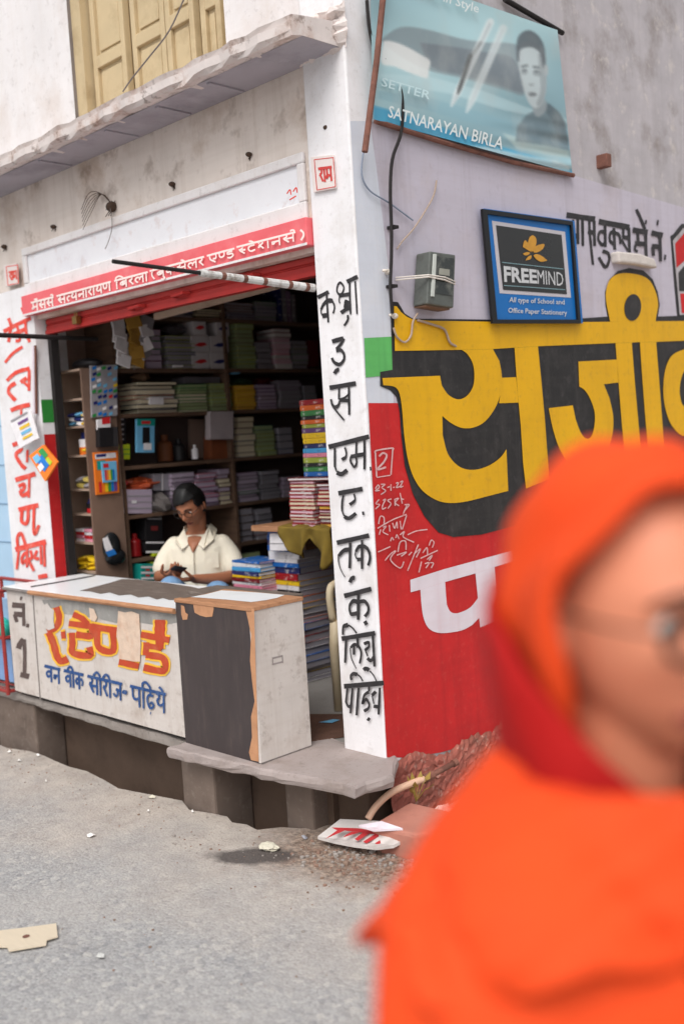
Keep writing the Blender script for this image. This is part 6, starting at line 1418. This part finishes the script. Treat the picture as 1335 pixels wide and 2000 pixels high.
c0 = wrR+for_.normalized()*.115+Vector((0,0,.028)); u_ = for_.normalized(); v_ = u_.cross(Vector((0,0,1))).normalized(); n_ = (Vector((0,0,1))-f*.5).normalized()
u2 = (u_-n_*u_.dot(n_)).normalized(); v2 = n_.cross(u2)
m.slab([c0+u2*a+v2*b for a, b in ((-.07,-.035),(.07,-.035),(.07,.035),(-.07,.035))], n_*.009)
ph = thing('phone','dark phone held in the seated man\'s hand','phone',c0); m.build('case', P_blk, ph, bevel=.003)
m = MB(); m.face([c0+n_*.0098+u2*a+v2*b for a, b in ((-.062,-.031),(.062,-.031),(.062,.031),(-.062,.031))]); m.build('screen', mat('phone_glass',(20,22,26),.08,.02,10,0,60), ph)
so = thing('stool','low wooden stool under the seated man','stool',W(0,0,.292)); q = W(0,0,0)
m = MB(); m.lathe((q.x,q.y,0),[(.001,.50),(.17,.50),(.175,.52),(.17,.54),(.001,.54)],24); m.build('seat', M_wood, so)
for a in range(4): th = a*math.pi/2+.6; m = MB(); m.tube([(q.x+.14*math.cos(th),q.y+.14*math.sin(th),.505),(q.x+.16*math.cos(th),q.y+.16*math.sin(th),.293)],.016,8); m.build('leg', M_wood, so)

# ---- the passer-by in orange, close to the camera, walking along the wall
HW = at(1240, 1186, .82)
fw = Vector((.93,-.37,0)).normalized(); lw = Vector((-fw.y,fw.x,0))
TW = frame((fw.x,fw.y), -.06, .0); T2 = lambda p: HW+TW @ p
Wm = lambda a, b, z: Vector((HW.x,HW.y,0))+fw*a+lw*b+Vector((0,0,z))
hz = HW.z
wo_ = thing('person','passer-by wrapped in an orange headscarf and shawl, wearing spectacles, close in front','person',Wm(0,0,0))
m = MB(); add_head(m, T2, True)
limb(m,[Wm(-.03,0,hz-.25),Wm(-.025,0,hz-.16),Wm(-.01,0,hz-.06)],[.065,.052,.052],18,4)
loft(m,[(Wm(-.02,0,hz-.80),lw*.16,fw*.11),(Wm(-.02,0,hz-.66),lw*.15,fw*.105),(Wm(-.015,0,hz-.50),lw*.13,fw*.10),(Wm(-.01,0,hz-.36),lw*.155,fw*.115),(Wm(-.015,0,hz-.27),lw*.165,fw*.10),(Wm(-.02,0,hz-.215),lw*.11,fw*.07),(Wm(-.025,0,hz-.18),lw*.055,fw*.05)])
for s_, sw in ((-1,.10),(1,-.08)):
    sh0, el, wr = Wm(-.015,s_*.17,hz-.25), Wm(-.03+sw*.2,s_*.205,hz-.51), Wm(.03+sw*.5,s_*.205,hz-.74)
    limb(m,[sh0,sh0.lerp(el,.5),el],[.048,.043,.036],14,4); limb(m,[el,el.lerp(wr,.5),wr],[.037,.033,.024],14,4)
    hand(m, wr, (wr-el).normalized()+Vector((0,0,-.4)), -lw*s_, -s_*1, .45)
    kf = .12 if s_ < 0 else -.06
    hp, kn, an = Wm(-.02,s_*.085,hz-.80), Wm(kf*.6,s_*.08,.46), Wm(kf*1.2-.02,s_*.075,.085)
    limb(m,[hp,hp.lerp(kn,.5),kn],[.085,.07,.05],14,4); limb(m,[kn,kn.lerp(an,.4)+fw*-.01,an],[.05,.048,.03],14,4)
    limb(m,[an+Vector((0,0,-.035))-fw*.03,an+Vector((0,0,-.05))+fw*.07,an+Vector((0,0,-.062))+fw*.15],[.034,.03,.02],12,4)
fuse(m.build('body', M_skin2, wo_), .0042, 2)
face_parts(T2, wo_, False, mat('rosy_lip',(150,78,66),.4,.06,30,.05,100)); spectacles(T2, wo_, M_spec, .0034)
M_saf = mat('orange_shawl_cloth', (224,70,18), .8, .06, 5, .35, 14, fine=(244,104,40), fine_amt=.3, fine_scale=180, bdist=.01)
M_saf2 = mat('deep_red_scarf_cloth', (168,10,8), .85, .08, 5, .4, 16, fine=(190,24,16), fine_amt=.3, fine_scale=180, bdist=.01)
fo = Vector((0,.955,-.24)).normalized(); fu = Vector((0,.24,.955)).normalized(); fx = Vector((1,0,0))
m = MB(); rows = []
for i in range(34):
    al = R(76)+(R(180)-R(76))*(i/33)**.92; row = []
    for j in range(100):
        ph = 2*math.pi*j/100; a2 = al+R(3.0)*math.sin(ph*3+.5)*(1-i/33)+R(2)*math.sin(ph*7)*(1-i/33)-(R(9)*max(0,math.sin(ph))**2*(1-i/33))
        d = (fo*math.cos(a2)+(fx*math.cos(ph)+fu*math.sin(ph))*math.sin(a2)).normalized()
        t = i/33; back = max(0,-d.y)
        off = .013+.012*back+.010*math.exp(-((t-.04)/.05)**2)+.0045*math.sin(t*19+ph*2)+.003*math.sin(ph*6+t*9)+.012*max(0,-d.z)
        row.append(T2(head_pt(d, off, True)))
    rows.append(row)
m.grid(rows, closed_v=True)
o = m.build('headscarf', M_saf, wo_, smooth=True); sl_ = o.modifiers.new('thick','SOLIDIFY'); sl_.thickness = .006; sl_.offset = 1
m = MB(); rings = []
for z_, hl, hf, cf in ((.020,.106,.098,-.030),(-.02,.110,.102,-.032),(-.07,.107,.100,-.030),(-.125,.098,.105,-.02),(-.155,.100,.105,-.014),(-.185,.108,.098,-.016),(-.215,.12,.095,-.018)):
    rings.append((Wm(cf,0,hz+z_),lw*hl,fw*hf))
def rf(t, th): return 1.0+.10*(abs(math.sin(th*2.5+t*3.4))-.6)*(.3+t)+.06*(abs(math.sin(th*5-t*8))-.6)
rows = []
for i, (c, a, b) in enumerate(rings):
    t = i/(len(rings)-1); rows.append([c+a*(math.cos(2*math.pi*j/72)*rf(t,2*math.pi*j/72))+b*(math.sin(2*math.pi*j/72)*rf(t,2*math.pi*j/72))+Vector((0,0,-.165*((1+math.sin(2*math.pi*j/72))/2)**2.2*(1-t))) for j in range(72)])
m.grid(rows, closed_v=True); o = m.build('neck_scarf', M_saf2, wo_, smooth=True); ss = o.modifiers.new('sub','SUBSURF'); ss.levels = 1; ss.render_levels = 1; sl_ = o.modifiers.new('thick','SOLIDIFY'); sl_.thickness = .006
m = MB(); rows = []
RW = ((-.135,.096,.098,-.02),(-.175,.145,.118,-.02),(-.215,.195,.130,-.018),(-.25,.222,.142,-.015),(-.31,.236,.152,-.012),(-.40,.246,.165,-.01),(-.52,.258,.182,-.005),(-.66,.270,.198,0),(-.80,.282,.215,0))
for i, (z_, hl, hf, cf) in enumerate(RW):
    t = i/(len(RW)-1); row = []
    for j in range(110):
        th = 2*math.pi*j/110; k = 1+(.08+.12*t)*(abs(math.sin(th*3.5+t*6+.8*math.sin(th*2)))**.6-.7)+(.014+.02*t)*(abs(math.sin(th*8.5-t*7))-.6)+.03*math.sin(th*3+t*13)
        zz = hz+z_+.03*math.sin(th*2+.6)*(1-t)+.02*math.sin(th*5)*t
        row.append(Wm(cf,0,zz)+lw*(hl*math.cos(th)*k)+fw*(hf*math.sin(th)*k))
    rows.append(row)
m.grid(rows, closed_v=True); o = m.build('shawl', M_saf, wo_, smooth=True); ss = o.modifiers.new('sub','SUBSURF'); ss.levels = 1; ss.render_levels = 2; sl_ = o.modifiers.new('thick','SOLIDIFY'); sl_.thickness = .006
# an upper layer of the shawl over the shoulders, with a slanting hem
m = MB(); rows = []
for i in range(14):
    t = i/13; row = []
    for j in range(110):
        th = 2*math.pi*j/110; k = 1.02+(.05+.03*t)*(abs(math.sin(th*3+t*4.2+.7*math.sin(th*3)))**.6-.62)*(.9+1.3*t)+.045*(abs(math.sin(th*7-t*9))**.6-.62)
        zz = hz-.122-(.19+.09*math.sin(th*1+2.2)+.02*math.sin(th*3))*t+.012*math.sin(th*6+1)*t
        s_ = min(1, (hz-.122-zz)/.17); hl = .100+.152*s_**.75; hf = .102+.062*s_**.9
        row.append(Wm(-.016,0,zz)+lw*(hl*math.cos(th)*k)+fw*(hf*math.sin(th)*k))
    rows.append(row)
m.grid(rows, closed_v=True); o = m.build('shawl_fold', M_saf, wo_, smooth=True); ss = o.modifiers.new('sub','SUBSURF'); ss.levels = 1; ss.render_levels = 1; sl_ = o.modifiers.new('thick','SOLIDIFY'); sl_.thickness = .005
m = MB(); rows = []
for i in range(10):
    t = i/9; row = []
    for j in range(90):
        th = 2*math.pi*j/90; k = 1+(.02+.05*t)*math.sin(th*11+t*2)+.02*math.sin(th*5-t*3)
        row.append(Wm(.02*t,0,(hz-.70)*(1-t)+.10*t)+lw*((.19+.06*t)*math.cos(th)*k)+fw*((.15+.11*t)*math.sin(th)*k))
    rows.append(row)
m.grid(rows, closed_v=True); o = m.build('skirt', M_saf2, wo_, smooth=True); sl_ = o.modifiers.new('thick','SOLIDIFY'); sl_.thickness = .006

# ------------------------------------------------------------------ litter and rubble on the ground
M_paper = mat('white_scrap_paper', (226,222,218), .8, .04, 20, .2, 60); M_paper2 = mat('yellowed_scrap_paper', (206,200,182), .8, .05, 20, .2, 60); M_card = mat('buff_cardboard', (206,192,170), .85, .04, 10, .15, 50, stretch=(1,8,1))
rnd = random.Random(31)
def scrap(px, py, w_, lab, mt=M_paper, cat='litter'):
    c = P(px,py,'z',.004); m = MB(); a = rnd.uniform(0,3); n = 7
    pts = [c+Vector((math.cos(a+2*math.pi*i/n)*w_*rnd.uniform(.6,1.1),math.sin(a+2*math.pi*i/n)*w_*.7*rnd.uniform(.6,1.1),rnd.uniform(0,.010))) for i in range(n)]
    m.v = pts+[c+Vector((0,0,.014))]; m.f = [(i,(i+1)%n,n) for i in range(n)]; m.m = [0]*n
    tag(m.build('paper_scrap', mt), lab, cat, 'litter on the street')
scrap(75,1477,.022,'white scrap near the dark gutter under the long counter'); scrap(38,1487,.016,'thin white sliver of paper near the edge of the street'); scrap(18,1470,.014,'tiny white scrap by the nearest step pier')
scrap(178,1633,.026,'white paper scrap alone on the open asphalt'); scrap(298,1558,.022,'yellowish scrap below the dark cabinet',M_paper2); scrap(290,1586,.010,'tiny white speck below the yellowish scrap'); scrap(376,1587,.009,'tiny white speck at the foot of the step pier'); scrap(90,1527,.008,'tiny pale speck on the dusty verge')
scrap(196,1870,.02,'small clear wrapper on the open asphalt',mat('clear_wrapper',(200,200,196),.3,.05,20,.1,60)); scrap(595,1638,.018,'grey scrap beside the fallen red board',mat('grey_scrap',(150,150,158),.7,.05,20,.1,60))
m = MB(); c = P(524,1650,'z',.02); m.ell(c-Vector((0,0,.008)),.045,.03,.014,nu=9,nv=13); r2 = random.Random(3)
m.v = [c+(v-c)*(1+r2.uniform(-.35,.2)) for v in m.v]; tag(m.build('crumpled_paper', M_paper2), 'crumpled yellowish paper wad by the damp patch', 'litter', 'litter on the street')
for k, (px, py) in enumerate(((463,1587),(459,1600))):
    c = P(px,py,'y',2.72); m = MB(); m.ell(c,.014,.01,.016,nu=6,nv=8); m.v = [c+(v-c)*(1+r2.uniform(-.3,.2)) for v in m.v]; tag(m.build('paper_scrap', M_paper), ('upper','lower')[k]+' pale scrap caught in the drain opening under the step', 'litter', 'litter on the street')
m = MB(); pts = [(-14,1824),(0,1820),(50,1814),(110,1806),(113,1832),(92,1838),(90,1848),(18,1860),(14,1852),(-14,1852)]
q = [P(x,y,'z',.008) for x,y in pts]; m.slab(q,(0,0,.004)); cb_ = m.build('cardboard', M_card); tag(cb_, 'flat buff cardboard piece with a round hole lying on the asphalt', 'cardboard')
c = P(51,1829,'z',.0135); m = MB(); m.face([c+Vector((math.cos(t*.45)*.012,math.sin(t*.45)*.012,0)) for t in range(14)]); m.build('hole', M_rust, cb_)
# fallen red signboard
fb = thing('fallen_board','broken white board with red lettering lying on the rubble by the step','board',P(700,1640,'z',.03))
bqd = [(622,1628),(690,1596),(806,1630),(762,1654)]
A_ = [P(620,1634,'z',.035),P(664,1600,'z',.085),P(745,1604,'z',.10),P(808,1630,'z',.075),P(768,1651,'z',.055),P(735,1655,'z',.05),P(692,1650,'z',.045),P(650,1642,'z',.04)]
m = MB(); m.slab(A_,(0,0,-.012)); bd = m.build('plank', mat('weathered_white_board',(206,200,196),.7,.08,12,.2,50,dirt=(150,140,134),dirt_amt=.5,dirt_scale=10), fb)
f8 = lambda X, Y_: (560+X/3.034, 1300+Y_/3.034)
def pz(x, y): # board height under a picture point, leaning up towards the wall
    t = (1655-y)/55; return .043+.055*min(1,max(0,t))+.002
def bpoly(mb, pts, d=0.): mb.face([P(*f8(a,b),'z',pz(*f8(a,b))+d) for a, b in pts])
m = MB()
bpoly(m,[(265,960),(420,965),(560,985),(740,1010),(690,1050),(640,1035),(590,1010),(400,985),(290,975)])
bpoly(m,[(300,975),(340,980),(270,1010),(225,1030)]); bpoly(m,[(385,985),(430,990),(330,1020),(355,1000)]); bpoly(m,[(450,990),(490,995),(420,1040),(400,1030)]); bpoly(m,[(520,1000),(560,1005),(470,1055),(450,1045)]); bpoly(m,[(590,1010),(625,1020),(540,1062),(520,1055)])
m.build('red_lettering', mat('fallen_red_paint',(176,48,52),.6,.1,20,.1,60), bd)
m = MB(); m.slab([P(700,1612,'z',.115),P(745,1604,'z',.12),P(786,1618,'z',.11),P(730,1621,'z',.10)],(0,0,-.008)); m.build('splinter', M_paint_white, fb)
# stone slab, pipe, weed, plastic
m = MB(); m.slab([P(722,1612,'z',.10),P(800,1566,'z',.13),P(872,1582,'z',.13),P(905,1602,'z',.12),P(812,1632,'z',.10)],(0,0,-.11)); tag(m.build('stone_slab', mat('reddish_stone',(178,120,104),.9,.12,8,.5,35,dirt=(150,96,84),dirt_amt=.5,dirt_scale=6), bevel=.012), 'reddish stone slab leaning against the broken wall foot', 'stone')
pp = thing('water_pipe','cream and rust water pipe bending out of the wall foot','pipe',P(718,1597,'z',.0))
pts = [P(718,1600,'x',-2.70),P(736,1573,'x',-2.69),P(770,1545,'x',-2.67),P(832,1520,'x',-2.64)]
m = MB(); m.tube(pts,.014,10,smooth=5); m.build('plastic_pipe', mat('cream_pipe',(214,176,150),.5,.05,10,.1,50), pp, smooth=True)
e1, e2 = P(832,1520,'x',-2.64), P(888,1490,'x',-2.62)
m = MB(); m.tube([e1,e2],.012,10); m.build('iron_pipe', M_rust, pp, smooth=True)
m = MB(); m.tube([e1.lerp(e2,-.08),e1.lerp(e2,.22)],.019,10); m.build('coupling', M_rust, pp); m = MB(); m.tube([e1.lerp(e2,.93),e1.lerp(e2,1.06)],.016,10); m.build('coupling', M_rust, pp)
wd = thing('weed','small yellow-green weed at the foot of the wall','weed',P(812,1565,'x',-2.64)); M_leaf = mat('yellow_green_leaf',(150,126,60),.6,.15,20,.1,50)
base = P(812,1566,'x',-2.64); r2 = random.Random(6); m = MB(); m2 = MB()
for i in range(8):
    a = r2.uniform(0,6.28); e = base+Vector((math.cos(a)*.05+.03,math.sin(a)*.05,r2.uniform(.03,.10))); m.tube([base,base.lerp(e,.6)+Vector((0,0,.012)),e],.0016,5)
    s_ = Vector((-math.sin(a),math.cos(a),0))*.013; d_ = (e-base).normalized()*.03; m2.face([e-d_*.4,e+s_,e+d_,e-s_])
m.build('stems', M_leaf, wd); m2.build('leaves', M_leaf, wd)
m = MB(); c = P(868,1612,'x',-2.52); m.ell(c,.05,.06,.075,nu=9,nv=13); m.v = [c+(v-c)*(1+r2.uniform(-.35,.2)) for v in m.v]; tag(m.build('plastic_bag', mat('torn_clear_plastic',(214,186,176),.25,.1,14,.3,20)), 'crumpled clear plastic bag against the reddish stone slab', 'bag')
# loose rubble: too many bits to count
m = MB(); r2 = random.Random(44)
for i in range(900):
    u = r2.random(); px = 640+300*u+r2.gauss(0,35); py = 1668+30*u+r2.gauss(0,26)
    if py < 1640: continue
    c = P(px,py,'z',.0); s_ = min(.02,abs(r2.gauss(0,.005))+.002); b0 = len(m.v); m.ell(c+Vector((0,0,s_*.3)),s_,s_*r2.uniform(.6,1.2),s_*.6,nu=3,nv=5,m=r2.randrange(3),rot=Matrix.Rotation(r2.uniform(0,3),3,'Z'))
for i in range(320):
    y_ = 2.45+r2.gauss(0,.12); x_ = r2.uniform(-5.4,-2.5)
    if y_ > 2.54: continue
    s_ = abs(r2.gauss(0,.0025))+.001; m.ell((x_,y_,s_*.3),s_,s_,s_*.6,nu=3,nv=5,m=r2.randrange(3))
for i in range(160):
    x_ = r2.uniform(-3.2,-.4); y_ = r2.uniform(.9,2.4); s_ = abs(r2.gauss(0,.0022))+.001; m.ell((x_,y_,s_*.3),s_,s_,s_*.6,nu=3,nv=5,m=r2.randrange(3))
for i in range(260):
    y_ = r2.uniform(2.95,6); x_ = XC+.1+abs(r2.gauss(0,.14)); s_ = min(.05,abs(r2.gauss(0,.014))+.004); m.ell((x_,y_,s_*.3),s_,s_*r2.uniform(.6,1.2),s_*.7,nu=4,nv=6,m=r2.randrange(3))
tag(m.build('rubble', [mat('rubble_brown',(134,112,98),.95,.2,30,.3,60), mat('rubble_grey',(150,142,136),.95,.2,30,.3,60), mat('rubble_red',(140,112,98),.95,.2,30,.3,60)]), 'loose brick and stone rubble along the foot of the wall', 'rubble', kind='stuff')
